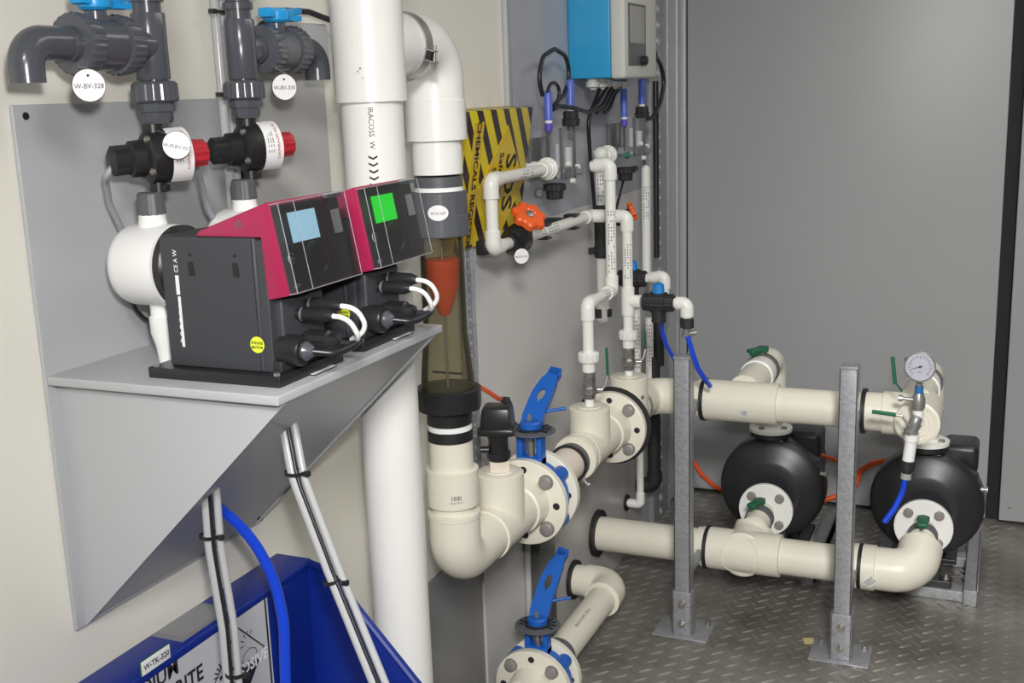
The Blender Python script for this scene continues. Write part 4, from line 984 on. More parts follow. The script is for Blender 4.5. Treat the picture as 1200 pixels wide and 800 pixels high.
for yy in (.30, .72):
    yq = yv1+.055+(yE-yv1-.055)*yy
    k = thing('pipe_clip', ('nearer' if yy < .5 else 'farther')+' black clip holding the sloping white pipe to the grey board', 'clip', (lx, yq, zE-.02))
    obj('clip_base', MB().box((.0042, yq-.016, zE-.008), (lx-.012, yq+.016, zE+.008), .002), BLACK, k)
    obj('clip_jaw', MB().box((lx-.016, yq-.016, zE+.0135), (lx+.012, yq+.016, zE+.018), .001).box((lx-.016, yq-.016, zE-.018), (lx+.012, yq+.016, zE-.0135), .001).box((lx-.018, yq-.016, zE-.018), (lx-.0135, yq+.016, zE+.018), .001), BLACK, k)

def knob_valve(c, ax, up, label, s=1.0):
    """black diaphragm valve with scalloped orange hand wheel"""
    c = V(c); ax = V(ax).normalized(); up = V(up).normalized()
    t = thing('diaphragm_valve', label, 'valve', c-Z*.03*s)
    obj('valve_body', MB().lathe(c-ax*.04*s, ax, [(0, .016*s), (.012*s, .018*s), (.022*s, .026*s), (.058*s, .026*s), (.068*s, .018*s), (.08*s, .016*s)], 32), BLACK, t)
    obj('bonnet', MB().lathe(c, up, [(0, .024*s), (.020*s, .026*s), (.026*s, .022*s), (.040*s, .016*s), (.052*s, .015*s)], 8), BLACK, t)
    kn = obj('hand_wheel', MB().lathe(c+up*.050*s, up, [(0, .012*s), (.002*s, .027*s), (.006*s, .031*s), (.016*s, .031*s), (.020*s, .027*s), (.021*s, .013*s), (.018*s, .010*s)], 96, lambda a, q: 1+.10*math.cos(7*a)), ORG, t)
    obj('wheel_nut', MB().lathe(c+up*.066*s, up, [(0, .009*s), (.004*s, .0085*s), (.006*s, .005*s)], 20), RBOLT, t)
    return t
knob_valve((lx, yv1+.025, zE), Y, (.55, -.32, .77), 'black valve with orange wheel in front of the grey board', 1.12)
c = P(617, 300, x=.112); tg = thing('valve_tag', 'round white tag W-DV-321 under the orange wheeled valve', 'tag', c-Z*.015)
rt = V((.75, .66, 0)).normalized(); fd = rt.cross(Z); c = P(611, 300, x=.115)
obj('disc', MB().lathe(c, fd, [(0, .0155), (.0012, .0155)], 32), TAGW, tg); obj('border', MB().lathe(c-fd*.0006, fd, [(0, .0165), (.0011, .0165)], 32), INK, tg)
obj('lettering', text_mb('W-DV-321', .0062, plane_map(c+fd*.0014-Z*.001, rt, Z)), INK, tg)
k = thing('pipe_clip', 'black clip on wall behind lower corner of the looping white pipe', 'clip', (.03, pC.y, zlo-.02))
obj('clip_body', MB().box((lx-.034, pC.y-.010, zlo-.014), (lx-.012, pC.y+.012, zlo+.016), .003), BLACK, k)

# two risers into the tees
ux = BX
yR = 2.372
zTop = P(677, 362, x=BX).z
yU = P(717, 350, x=BX).y
t = small_pipe('small_white_pipe', [V((ux-.045, yU, P(690, 195, y=yU).z)), V((ux-.0, yU, P(717, 192, y=yU).z)), V((ux, yU, zTop)), V((ux, yR, zTop)), V((ux, yR, P(682, 402, x=BX).z))], 'small white pipe stepping down to the nearer capped tee', marks=((1, .36, .86, 20), (2, .2, .5, 6)))
def ball_riser(x, y, ztop, zbot, label, lv):
    """white union, threaded steel ball valve and green lever on a tee cap"""
    t = thing('lever_valve', label, 'valve', (x, y, zbot))
    H = ztop-zbot
    obj('union_tail', MB().lathe((x, y, zbot+H*.50), Z, [(0, .012), (.002, .0145), (H*.2, .0150), (H*.21, .0125), (H*.5, .0125)], 24), SPVC, t)
    union(t, (x, y, zbot+H*.66), Z, .0235)
    obj('valve_body', MB().lathe((x, y, zbot+.016), Z, [(0, .0145), (.008, .0145), (.0085, .0125), (.011, .0125), (.0115, .0175), (.018, .0195), (.028, .0175), (.0285, .0135), (.032, .0135), (.0325, .0155), (H*.5-.017, .0155), (H*.5-.016, .014)], 8), CAST, t)
    obj('nipple', MB().cyl((x, y, zbot-.004), (x, y, zbot+.018), .0105, 20), WHITE, t)
    s = V((x+.012, y+.004, zbot+.036))
    obj('lever_stem', MB().cyl(s, s+V((.018, .006, 0)), .006, 12).sweep([s+V((.014, .006, 0)), s+V((.022, .010, .008)), s+V((.026, .016, .03))], .003, 8), STEEL, t)
    L = V(lv)
    obj('lever', MB().obox(s+V((.024, .014, .02))+L*.5, (.004, .010, L.length), Matrix.Rotation(.1, 3, 'X'), .0015), GREEN, t)
    return t
zr2 = P(682, 402, x=BX).z
ball_riser(ux, yR, zr2, ztp, 'green levered ball valve on the nearer capped tee', (0, .01, .075))
# farther riser with three way valve
y3, x3 = 2.668, BX
z3top = P(731, 275, x=BX).z
zr3 = P(736, 375, x=BX).z
t = loop_pipe
zTee = P(737, 352, x=BX).z
obj('tee_fitting', MB().cyl((x3, y3, zTee-.035), (x3, y3, zTee+.035), .0160, 28, .001).cyl((x3, y3, zTee), (x3+.034, y3, zTee), .0160, 28, .001), SPVC, t)
ball_riser(x3, y3, zr3, zt3, 'green levered ball valve on the farther capped tee', (0, .01, .06))

def three_way(c, label, s=1, left=.05, right=.05):
    c = V(c); t = thing('ball_valve', label, 'valve', c-Z*.03)
    b = MB().lathe(c-X*.036*s, X, [(0, .014*s), (.002, .019*s), (.018*s, .020*s), (.019*s, .023*s), (.053*s, .023*s), (.054*s, .020*s), (.070*s, .019*s), (.072*s, .014*s)], 64, lambda a, q: 1+.035*math.cos(14*a))
    obj('valve_body', b, BLACKM, t)
    obj('bottom_port', MB().cyl(c, c-Z*.045*s, .016*s, 24, .001), BLACKM, t)
    obj('handle', MB().lathe(c+Z*.018*s, Z, [(0, .010*s), (.004*s, .014*s), (.022*s, .013*s), (.025*s, .009*s)], 8), mat('valve_handle_blue', (.01, .22, .62), .4), t)
    return t
c3 = V((x3+.078, y3, zTee))
three_way(c3, 'black three way valve with blue cap, nearer the camera', 1.1)
t = small_pipe('small_white_pipe', [c3+X*.038, V((P(805, 352, y=y3).x, y3, zTee)), V((P(805, 352, y=y3).x, y3, P(805, 374, y=y3).z))], 'short white elbow pipe right of the nearer three way valve')
xe3 = P(805, 352, y=y3).x; ze3 = P(805, 374, y=y3).z
s3 = thing('sample_fitting', 'black nut and brass fitting above the blue sample hose', 'fitting', (xe3, y3, ze3-.06))
obj('nut', MB().lathe((xe3, y3, ze3), -Z, [(-.004, .014), (0, .0175), (.020, .0175), (.022, .012)], 8), BLACKM, s3)
obj('brass_body', MB().lathe((xe3, y3, ze3-.02), -Z, [(0, .010), (.014, .010), (.015, .013), (.025, .013), (.026, .008)], 6).cyl((xe3, y3, ze3-.036), (xe3+.02, y3+.01, ze3-.034), .007, 12), STEEL, s3)
hose('blue_hose', [(xe3+.004, y3-.01, ze3-.04), P(812, 415, y=y3-.01), P(818, 432, y=y3), P(826, 444, y=y3+.02), P(832, 452, y=y3+.06)], .0062, HBLUE, 'blue hose hanging from the brass fitting right of the three way valve', 'hose', .04)
hose('blue_hose', [V((c3.x+.004, c3.y+.02, c3.z-.04)), P(775, 385, y=2.72), P(781, 405, y=2.74), P(791, 422, y=2.78)], .0058, HBLUE, 'blue hose curving below the nearer three way valve', 'hose', .04)
# rear valve
yr = 3.05
c4 = P(741, 326, y=yr)
three_way(c4, 'black three way valve with blue cap, farther back in the corner', 1.15)
t = small_pipe('small_white_pipe', [P(757, 326, y=yr), P(779, 323, y=yr), P(779, 345, y=yr)], 'short white elbow between the two three way valves')
# vertical pipes of the corner
t = small_pipe('small_white_pipe', [P(700, 176, y=2.86), P(702, 185, y=2.86), V((P(704, 240, y=2.86).x, 2.86, P(704, 240, y=2.86).z))], 'short printed white pipe hanging from round union near the flow cells', marks=((1, .1, .95, 10),), sockets=False)
pu = P(706, 186, y=2.86); obj('elbow', MB().sphere(pu+V((-.004, 0, .012)), .019), SPVC, t)
union_disc(t, P(709, 182, y=2.90), Y)
pq = V((.0, .0, .0))
xq, yq = P(704, 240, y=2.86).x, 2.86
t = small_pipe('small_white_pipe', [V((xq, yq, P(703, 300, y=2.86).z)), V((xq, yq, P(703, 375, y=2.86).z))], 'white capped stub pipe hanging below the black coupling', r=.0135, sockets=False)
obj('rounded_cap', MB().sphere((xq, yq, P(703, 372, y=2.86).z), .0175).cyl((xq, yq, P(703, 372, y=2.86).z), (xq, yq, P(703, 345, y=2.86).z), .0175, 24), SPVC, t)
k = thing('coupling', 'black coupling on the printed white pipe by the second orange valve', 'coupling', (xq, yq, P(703, 300, y=2.86).z))
za, zb_ = P(703, 302, y=2.86).z, P(703, 240, y=2.86).z
obj('sleeve', MB().lathe((xq, yq, za), Z, [(0, .015), (.002, .018), (zb_-za, .018)], 24), BLACKM, k)
obj('nut', MB().lathe((xq, yq, za+.008), Z, [(0, .022), (.022, .022)], 8).box((xq-.036, yq-.01, za+.010), (xq-.01, yq+.01, za+.026), .002), BLACKM, k)
k = thing('pipe_clip', 'black clip gripping the white capped stub pipe', 'clip', P(700, 372, y=2.87))
pp = P(703, 366, y=2.86); obj('clip_jaw', MB().disc_ring(pp-Z*.012, Z, .0178, .0205, .024, 24).box(pp+V((-.075+.0, -.008, -.010)), pp+V((-.018, .008, .010)), .001).box(pp+V((.018, -.008, -.01)), pp+V((.032, .008, .010)), .001), BLACKM, k)
knob_valve(P(722, 256, y=2.98), X, (.55, .25, .25), 'smaller black valve with orange wheel behind the vertical white pipes', .78)
xs, ys = P(757, 260, x=.06).x, P(757, 260, x=.06).y
t = small_pipe('small_white_pipe', [V((xs, ys, P(757, 198, x=.06).z)), V((xs, ys, P(757, 330, x=.06).z))], 'long thin white pipe beside the corner strut', marks=((0, .15, .45, 12),), sockets=False, r=.0125)
obj('rounded_cap', MB().sphere((xs, ys, P(757, 198, x=.06).z), .0125), SPVC, t)
for px, lab, py0, py1 in ((746, 'lower thin white pipe left of the blue hose, behind green lever', 362, 440), (761, 'lower thin white pipe below the nearer three way valve', 372, 445)):
    q = P(px, 400, x=.05); small_pipe('small_white_pipe', [V((.05, q.y, P(px, py0, x=.05).z)), V((.05, q.y, P(px, py1, x=.05).z))], lab, marks=((0, .1, .9, 14),), sockets=False, r=.012)
q = P(772, 400, x=.07); solo('black_pipe', MB().cyl((.07, q.y, P(772, 362, x=.07).z), (.07, q.y, P(772, 428, x=.07).z), .0165, 24), BLACKM, 'short black vertical pipe behind the curving blue hose', 'pipe')
q = P(769, 200, x=.06); solo('black_pipe', MB().cyl((.06, q.y, P(769, 302, x=.06).z), (.06, q.y, P(769, 95, x=.06).z), .0085, 20), BLACK, 'tall thin black pipe beside the corner strut', 'pipe')
# dark pipe and thin white pipe below the manifold
q = P(767, 530, x=.06); z0 = P(768, 568, x=.06).z
dp = thing('black_pipe', 'thick black pipe below the manifold with elbow into the wall', 'pipe', (.06, q.y, z0-.02))
obj('pipe', MB().sweep([V((.06, q.y, AZ-.0)), V((.06, q.y, z0)), V((.0045, q.y, z0))], .0195, 24, .022), BLACKM, dp)
obj('elbow', MB().elbow((.06, q.y, z0), Z, -X, .0235, (.045, .035)), BLACKM, dp)
q = P(750, 540, x=.05); z0 = P(751, 590, x=.05).z
t = small_pipe('small_white_pipe', [V((.05, q.y, AZ-.04)), V((.05, q.y, z0)), V((.0045, q.y, z0))], 'thin white pipe down the grey board with elbow into black ring', r=.0105)
obj('wall_ring', MB().disc_ring((.0042, q.y, z0), X, .0105, .025, .006, 32), RUB, t)

# ------------------------------------------------------------------ gauge assembly
gx, gy = P(1076, 480, y=2.70).x, 2.70
g = thing('pressure_gauge', 'round steel pressure gauge with white dial at end of the manifold', 'gauge', (gx, gy, P(1076, 452, y=2.70).z))
gc = P(1078, 430, y=gy); gd = V((.15, -1, .30)).normalized()
obj('case', MB().lathe(gc-gd*.028, gd, [(0, .026), (.003, .031), (.022, .032), (.023, .0345), (.035, .0345), (.036, .032), (.030, .0308)], 48), STEEL, g)
dl = obj('dial', MB().lathe(gc+gd*.0024, gd, [(0, .0305), (.001, .0305)], 48), mat('dial_white', (.62, .62, .66), .5), g)
gu = (Z-gd*Z.dot(gd)).normalized(); gr_ = gu.cross(gd)*-1; gr_ = gd.cross(gu)*-1
gr_ = gu.cross(gd)
tk = MB()
for i in range(21):
    a = math.radians(225-i*13.5); c_, s_ = math.cos(a), math.sin(a); p0 = gc+gd*.0037; w = .0006; L = .005 if i % 5 else .007
    rad = gr_*c_+gu*s_; tn = gd.cross(rad)
    tk._add([p0+rad*(.026-L)-tn*w, p0+rad*.026-tn*w, p0+rad*.026+tn*w, p0+rad*(.026-L)+tn*w], [(0, 1, 2, 3)])
obj('scale_mark', tk, INK, dl)
obj('lettering', text_mb('kPa', .006, plane_map(gc+gd*.0036-gu*.012, gr_, gu)), INK, dl)
nd = gc+gd*.0045; na = math.radians(196); rad = gr_*math.cos(na)+gu*math.sin(na); tn = gd.cross(rad)
obj('needle', MB().prism([nd-rad*.006-tn*.0012, nd-rad*.006+tn*.0012, nd+rad*.022+tn*.0004, nd+rad*.022-tn*.0004], gd*.0005).lathe(nd-gd*.001, gd, [(0, .003), (.003, .003)], 16), INK, dl)
obj('glass', MB().lathe(gc+gd*.0062, gd, [(0, .0310), (.0006, .0310)], 40), CLEARC, g)
zg = lambda py: P(1076, py, y=gy).z
obj('stem', MB().lathe((gx, gy, zg(458)), Z, [(0, .006), (zg(448)-zg(458), .007)], 16), STEEL, g)
gt = thing('gauge_fitting', 'steel and white fittings carrying the gauge on the ringed cap', 'fitting', (gx, gy, zg(500)))
obj('thread_tape', MB().lathe((gx, gy, zg(460)), Z, [(0, .0095), (zg(452)-zg(460), .0095)], 20), mat('blue_thread_tape', (.02, .15, .42), .5), gt)
obj('ball_valve_body', MB().lathe((gx, gy, zg(480)), Z, [(0, .012), (.006, .0145), (.014, .0155), (.028, .0145), (zg(460)-zg(480), .0105)], 12), STEEL, gt)
obj('white_nipple', MB().lathe((gx, gy, zg(497)), Z, [(0, .0125), (zg(479)-zg(497), .0115)], 24), WHITE, gt)
obj('back_nipple', MB().cyl((gx, gy, zg(492)), (gx, UY-.072, UZ), .010, 16), BLACK, gt)
obj('side_bolt', MB().cyl((gx-.006, gy-.004, zg(468)), (gx-.038, gy-.006, zg(467)), .0045, 12).lathe((gx-.034, gy-.006, zg(467)), -X, [(0, .0075), (.010, .0075)], 8), STEEL, gt)
p0 = P(1060, 462, y=gy-.004)
obj('lever', MB().sweep([P(1057, 458, y=gy), P(1050, 449, y=gy+.01), P(1048, 440, y=gy+.01)], .0025, 8).sweep([P(1049, 450, y=gy+.01), P(1046, 418, y=gy+.015)], .0045, 10), GREEN, gt)
obj('cross_valve_body', MB().lathe(P(1075, 488, y=gy-.02), (P(1066, 510, y=gy-.02)-P(1075, 488, y=gy-.02)), [(0, .010), (.004, .013), (.020, .014), (.034, .013), (.036, .017), (.046, .016)], 12), STEEL, gt)
obj('lever', MB().sweep([P(1022, 482, y=gy-.03), P(1050, 486, y=gy-.03)], .005, 10), GREEN, gt)
obj('lever_arm', MB().sweep([P(1048, 486, y=gy-.03), P(1057, 487, y=gy-.03), P(1064, 497, y=gy-.03), P(1071, 500, y=gy-.024)], .0028, 8, .004), STEEL, gt)
wp = thing('sample_pipe', 'short white sample pipe with black nut below the gauge', 'pipe', P(1064, 553, y=gy-.02))
a, b = P(1069, 508, y=gy-.02), P(1064, 541, y=gy-.02)
obj('pipe', MB().cyl(a, b, .0135, 24).lathe(a, b-a, [(0, .0165), (.016, .0165), (.018, .0135)], 24), WHITE, wp)
b2 = P(1062, 556, y=gy-.02)
obj('nut', MB().lathe(b, b2-b, [(-.004, .0135), (-.003, .0170), (.018, .0165), (.019, .012), (.034, .011)], 10), BLACKM, wp)
obj('hose_collar', MB().lathe(b2-(b2-b)*.15, b2-b, [(0, .012), (.014, .0125)], 20), LCD, wp)
hose('blue_hose', [P(1061, 560, y=gy-.02), P(1057, 578, y=gy-.02), P(1048, 596, y=gy-.03), P(1036, 612, y=gy-.04)], .0068, HBLUE, 'short blue hose with open end hanging in front of the right pump', 'hose', .05)

# ------------------------------------------------------------------ orange cables on the floor side
hose('orange_cable', [P(812, 540, y=3.5), P(822, 556, y=3.45), P(838, 570, y=3.4), P(860, 580, y=3.33)], .0075, ORC, 'orange cable reaching the left pump from the wall side', 'cable', .06)
hose('orange_cable', [P(952, 530, y=3.27), P(975, 537, y=3.4), P(990, 545, y=3.5), P(1001, 556, y=3.5)], .0062, ORC, 'thin orange cable leaving the upper side of left pump', 'cable', .05)
hose('orange_cable', [P(958, 588, y=3.42), P(985, 580, y=3.45), P(1003, 570, y=3.45), P(1007, 552, y=3.45), P(1022, 543, y=3.36), P(1052, 537, y=3.26)], .0085, ORC, 'thick orange cable looping from behind post into the right pump', 'cable', .05)

# ------------------------------------------------------------------ analyser controller and cells
co = thing('analyser_controller', 'blue and pale grey controller box high on the wall', 'controller', (.06, 2.89, 1.42))
obj('blue_shell', MB().box((.0025, 2.735, 1.420), (.112, 3.0, 1.66), .004), BOXB, co)
fr = obj('front_housing', MB().box((.112, 2.731, 1.417), (.150, 3.005, 1.664), .008), BOXG, co)
DY0, DY1 = P(737, 45, x=.152).y, P(757, 45, x=.152).y
obj('display_frame', MB().box((.149, DY0, 1.448), (.152, DY1, 1.596), .001), DARKG, fr)
obj('display', MB().box((.151, DY0+.01, 1.502), (.1528, DY1-.01, 1.590), .0003), LCD, fr)
obj('keypad', MB().box((.151, DY0+.008, 1.454), (.1525, DY1-.008, 1.496), .0003), DARKG, fr)
obj('knob', MB().lathe(P(752, 71, x=.152), X, [(0, .010), (.002, .012), (.014, .011), (.016, .008)], 24), BLACK, fr)
for i, yy in enumerate((2.765, 2.81, 2.865, 2.91, 2.95, 2.985)):
    gl = obj('cable_gland', MB().lathe((.055+.006*(i % 2), yy, 1.4195), -Z, [(0, .014), (.007, .014), (.008, .018), (.020, .018), (.022, .011), (.027, .008)], 12), BOXG, co)
def cable(pts, label, r=.005): return hose('black_cable', pts, r, BLACK, label, 'cable', .04)
cable([V((.06, 2.81, 1.40)), P(689, 140, x=.055), P(692, 190, x=.05), P(697, 245, x=.05)], 'black cable dropping straight down between the flow cells')
cable([V((.06, 2.865, 1.40)), P(700, 122, x=.07), P(690, 132, x=.07), P(672, 126, x=.07), P(655, 124, x=.06), P(648, 128, x=.06)], 'black cable sweeping left under the controller to the left flow cell')
cable([P(636, 112, x=.05), P(631, 92, x=.05), P(636, 66, x=.05), P(650, 57, x=.05), P(664, 66, x=.05), P(668, 92, x=.05), P(660, 112, x=.055), P(648, 124, x=.06)], 'big black cable loop left of the controller')
cable([P(642, 108, x=.065), P(643, 99, x=.065), P(651, 96, x=.065), P(656, 105, x=.065), P(654, 118, x=.065), P(650, 126, x=.06)], 'small black cable loop on leftmost blue electrode', .004)
for i, (yy, sg) in enumerate(((2.91, 'first'), (2.95, 'second'), (2.985, 'third'))):
    cable([V((.058, yy, 1.40)), P(712+4*i, 112, x=.06), P(706+5*i, 124, x=.065), P(700+6*i, 128+i, x=.065), P(690+9*i, 131, x=.06)], sg+' cable of the drooping black bunch under the controller')
cable([P(765, 60, x=.09), P(774, 75, x=.09), P(779, 95, x=.09), P(774, 120, x=.09), P(765, 138, x=.08), P(756, 140, x=.07)], 'black cable bowing out right of the controller', .006)
solo('cable_plug', MB().lathe(P(763, 58, x=.09), P(770, 72, x=.09)-P(763, 58, x=.09), [(0, .006), (.01, .012), (.03, .012), (.045, .007)], 16), BLACK, 'black plug at right side of the controller', 'plug')

def electrode(px, py0, py1, x, label, nut=None):
    a, b = P(px, py0, x=x), P(px, py1, x=x); b.y = a.y
    t = thing('electrode', label, 'sensor', b)
    L = a.z-b.z
    obj('body', MB().lathe(b, Z, [(0, .0095), (L-.004, .0095), (L, .0075), (L+.002, .004)], 20), EBLUE, t)
    obj('collar', MB().lathe(b-Z*.006, Z, [(0, .0085), (.006, .0085)], 20), WHITE, t)
    if nut:
        obj('nut', MB().lathe(b-Z*.006, -Z, [(0, .014), (.002, .018), (.016, .018), (.018, .021), (.034, .020), (.035, .014)], 40, lambda a_, q: 1+.04*math.cos(10*a_)), BLACKM, t)
        obj('glass_tip', MB().lathe(b-Z*.04, -Z, [(0, .010), (.03, .009), (.034, .004)], 20), mat('dark_tip', (.1, .1, .1), .3), t)
    else:
        obj('tip', MB().lathe(b-Z*.006, -Z, [(0, .009), (.018, .0085), (.02, .004)], 20), mat('violet_tip', (.12, .08, .5), .4), t)
    return t
electrode(642, 107, 141, .060, 'leftmost blue electrode, in the left clear flow cell')
electrode(668, 94, 127, .060, 'blue electrode in black nut, right side of left flow cell', 1)
electrode(731, 104, 137, .055, 'short blue electrode in the right flow cell')
electrode(752, 93, 122, .060, 'rightmost blue electrode with black nut below the controller', 1)

def flow_cell(px, py0, py1, w, label):
    t = thing('flow_cell', label, 'flow cell', P(px, py1, x=.05))
    a, b = P(px, py0, x=.055), P(px, py1, x=.055); y0 = a.y; z0, z1 = b.z, a.z
    m = MB()
    def tubeo(x, y, za, zb__, r, n=28):
        vs = [V((x+r*math.cos(2*PI*i/n), y+r*math.sin(2*PI*i/n), z)) for z in (za, zb__) for i in range(n)]
        m._add(vs, [(i, (i+1) % n, n+(i+1) % n, n+i) for i in range(n)])
        m.disc_ring((x, y, zb__-.002), Z, r-.002, r+.001, .003, n)
    tubeo(.06, y0-w*.5, z0+.02, z1, .017); tubeo(.06, y0+w*.5, z0, z1-.01, .019)
    m.box((.02, y0-w*.75, z0+.010), (.09, y0+w*.75, z0+.032), .003)
    m.box((.0042, y0-w*.8, z0+.03), (.012, y0+w*.8, z1-.02), .002)
    obj('cell_body', m, CELL, t)
    for (dx, dz) in ((.0, .02), (w*.4, .05), (-w*.3, .06)): obj('port', MB().cyl((.092, y0+dx, z0+dz-.02), (.082, y0+dx, z0+dz-.02), .006, 12), SPVC, t)
    obj('inner_tube', MB().cyl((.06, y0+w*.5, z0), (.06, y0+w*.5, z0+(z1-z0)*.62), .009, 20).cyl((.05, y0, z0+.01), (.05, y0, z0+(z1-z0)*.7), .006, 16), WHITE, t)
    return t
flow_cell(655, 150, 212, .085, 'left clear flow cell with two electrodes under the controller')
flow_cell(741, 135, 185, .085, 'right clear flow cell under the controller, by the strut')
def cap_fit(px, py, s, label, arm=0):
    c = P(px, py, x=.065); t = thing('cell_cap', label, 'cap', c-Z*.02)
    obj('cap', MB().lathe(c-Z*.022*s, Z, [(0, .014*s), (.002, .019*s), (.020*s, .020*s), (.021*s, .026*s), (.034*s, .026*s), (.036*s, .018*s)], 48, lambda a, q: 1+.04*math.cos(10*a)), BLACKM, t)
    if arm: obj('arm', MB().cyl(c+V((0, .01, .004)), c+V((.0, .09, .004)), .008, 14), BLACKM, t)
    return t
cap_fit(650, 222, 1.0, 'black screw cap under the left flow cell')
cap_fit(733, 202, 1.0, 'black screw cap with side arm under the right flow cell', 1)
cable([P(731, 210, x=.06), P(727, 226, x=.06), P(722, 245, x=.065)], 'thin black cable slanting down from right screw cap', .0035)
solo('clear_bulb', MB().sphere(P(632, 226, x=.03), .012), CELL, 'small clear bulb left of the black screw cap', 'bulb')
solo('green_tap', MB().lathe(P(735, 182, x=.085), Y, [(-.03, .003), (-.01, .006), (0, .009), (.02, .006)], 10), mat('green_tap', (.03, .22, .13), .4), 'tiny green tap on the right flow cell', 'tap')

# ------------------------------------------------------------------ document box (hazard striped)
def stripes():
    m = bpy.data.materials.new('hazard_stripes'); m.use_nodes = True; n = m.node_tree.nodes; l = m.node_tree.links; b = n['Principled BSDF']
    tc = n.new('ShaderNodeTexCoord'); s = n.new('ShaderNodeSeparateXYZ'); l.new(tc.outputs['Object'], s.inputs[0])
    def mth(op, a, c=0):
        q = n.new('ShaderNodeMath'); q.operation = op
        for i, w in enumerate((a, c)):
            if isinstance(w, (int, float)): q.inputs[i].default_value = w
            else: l.new(w, q.inputs[i])
        return q.outputs[0]
    v = mth('ADD', mth('MULTIPLY', s.outputs[1], 15.5), mth('MULTIPLY', s.outputs[2], 12.0))
    fr_ = mth('FRACT', mth('ADD', v, 20.2)); g_ = mth('GREATER_THAN', fr_, .55)
    mx = n.new('ShaderNodeMix'); mx.data_type = 'RGBA'; l.new(g_, mx.inputs[0]); mx.inputs[6].default_value = (.72, .58, .015, 1); mx.inputs[7].default_value = (.035, .018, .02, 1)
    l.new(mx.outputs[2], b.inputs['Base Color']); b.inputs['Roughness'].default_value = .35
    return m
HAZ = stripes(); HYEL = mat('sign_yellow', (.72, .50, .015), .35)
xt, xb_ = .062, .018
y0, y1 = P(549, 128, x=xt).y, P(625, 121, x=xt).y; zt_b, zb_b = 1.362, 1.088
sd = thing('document_box', 'yellow and black striped wall box for safety data sheets', 'box', (.03, 2.25, zb_b))
obj('box_body', MB().prism([(-.004, y0, zb_b), (xb_, y0, zb_b), (xt, y0, zt_b), (-.004, y0, zt_b+.004)], (0, y1-y0, 0), .002), HAZ, sd)
obj('side_plate', MB().prism([(-.004, y0-.002, zb_b), (xb_-.002, y0-.002, zb_b), (xt-.004, y0-.002, zt_b-.03), (-.004, y0-.002, zt_b)], (0, .0019, 0)), HYEL, sd)
A_ = V((xt, y0, zt_b)); dv = (V((xb_, y0, zb_b))-A_); Hh = dv.length; dv.normalize(); nb_ = Y.cross(dv)*-1
if nb_.x < 0: nb_ = -nb_
def SP(u, v, w=.0006): return A_+Y*(u*(y1-y0))+dv*(v*Hh)+nb_*w
dcx, dcy = .60, .58; hu, hv = .36, .46
di = obj('diamond_sign', MB().prism([SP(dcx, dcy-hv), SP(dcx+hu, dcy), SP(dcx, dcy+hv), SP(dcx-hu, dcy)], nb_*.0012), HYEL, sd)
mk = lambda u, v: plane_map(SP(u, v, .0020), dv, Y)
obj('lettering', text_mb('SDS', .075, mk(.70, .56), bold=.02), INK, di)
obj('lettering', text_mb('Safety Data', .029, mk(.545, .56), bold=.02), INK, di)
obj('lettering', text_mb('Sheets', .029, mk(.445, .56), bold=.02), INK, di)
obj('text_strip', MB().prism([SP(.10, .08), SP(.235, .08), SP(.235, .97), SP(.10, .97)], nb_*.0008), HYEL, sd)
obj('lettering', text_mb('CHEMICALS REGISTER', .026, plane_map(SP(.165, .53, .0016), dv, Y), bold=.03), INK, sd)

# ------------------------------------------------------------------ blue bin under the shelf
bx0, by0, by1, bz = .075, .35, 1.36, .716
bn = thing('blue_bund_bin', 'blue slope sided chemical bin with corrosive label under the shelf', 'bin', (.3, 1.0, 0))
obj('back_panel', MB().box((.065, by0, .02), (bx0, by1, bz-.012), .002), BIN, bn)
obj('rim', MB().box((.012, by0, bz-.014), (bx0+.002, by1+.012, bz), .004), BIN, bn)
th = .008
sl = [(bx0-.002, 0, bz), (bx0+.06, 0, bz-.03), (.62, 0, .13), (.62, 0, .02), (bx0-.002, 0, .02)]
sl[1] = (bx0+.03, 0, bz-.012)
for yy in (by0, by1): obj('side_panel', MB().prism([(a, yy, c_) for a, _, c_ in sl], (0, th, 0), .001), BIN, bn)
obj('sloped_rim', MB().sweep([(bx0-.01, by1+.006, bz-.006), (bx0+.03, by1+.006, bz-.014), (.62, by1+.006, .128)], .007, 10, .01), BIN, bn)
obj('front_panel', MB().box((.615, by0, .02), (.623, by1+.008, .13), .001), BIN, bn)
obj('bottom', MB().box((.065, by0, .0), (.623, by1+.008, .02), .002), BIN, bn)
# label
yR_, zTopL = P(312, 698, x=bx0).y, P(312, 698, x=bx0).z
lab = obj('label', MB().box((bx0, .75, .36), (bx0+.001, yR_, zTopL), .0), mat('bin_label_grey', (.55, .56, .58), .5), bn)
lw_ = .0035
obj('label_border', MB().box((bx0+.001, yR_-lw_-.004, .36), (bx0+.0014, yR_-.004, zTopL-.002)), INK, lab)
def LP(px, py): return P(px, py, x=bx0+.0012)
r1 = LP(209, 779); r2 = LP(238, 786)
obj('lettering', text_mb('SODIUM', .031, plane_map((bx0+.0012, r1.y, r1.z), Y, Z), 'RIGHT', .02, .92), INK, lab)
obj('lettering', text_mb('HYPOCHLORITE', .031, plane_map((bx0+.0012, r2.y, r2.z), Y, Z), 'RIGHT', .02, .92), INK, lab)
T_ = LP(277, 732); Q_ = LP(309, 757); dcy_, dcz = T_.y, Q_.z; hd_ = ((T_.z-Q_.z)+(Q_.y-T_.y))/2
def DP(a, b, w=.0002): return V((bx0+.0012+w, dcy_+a, dcz+b))
def poly(pts, w=.0003):
    return MB()._add([DP(a, b, w) for a, b in pts], [tuple(range(len(pts)))])
ob = MB()
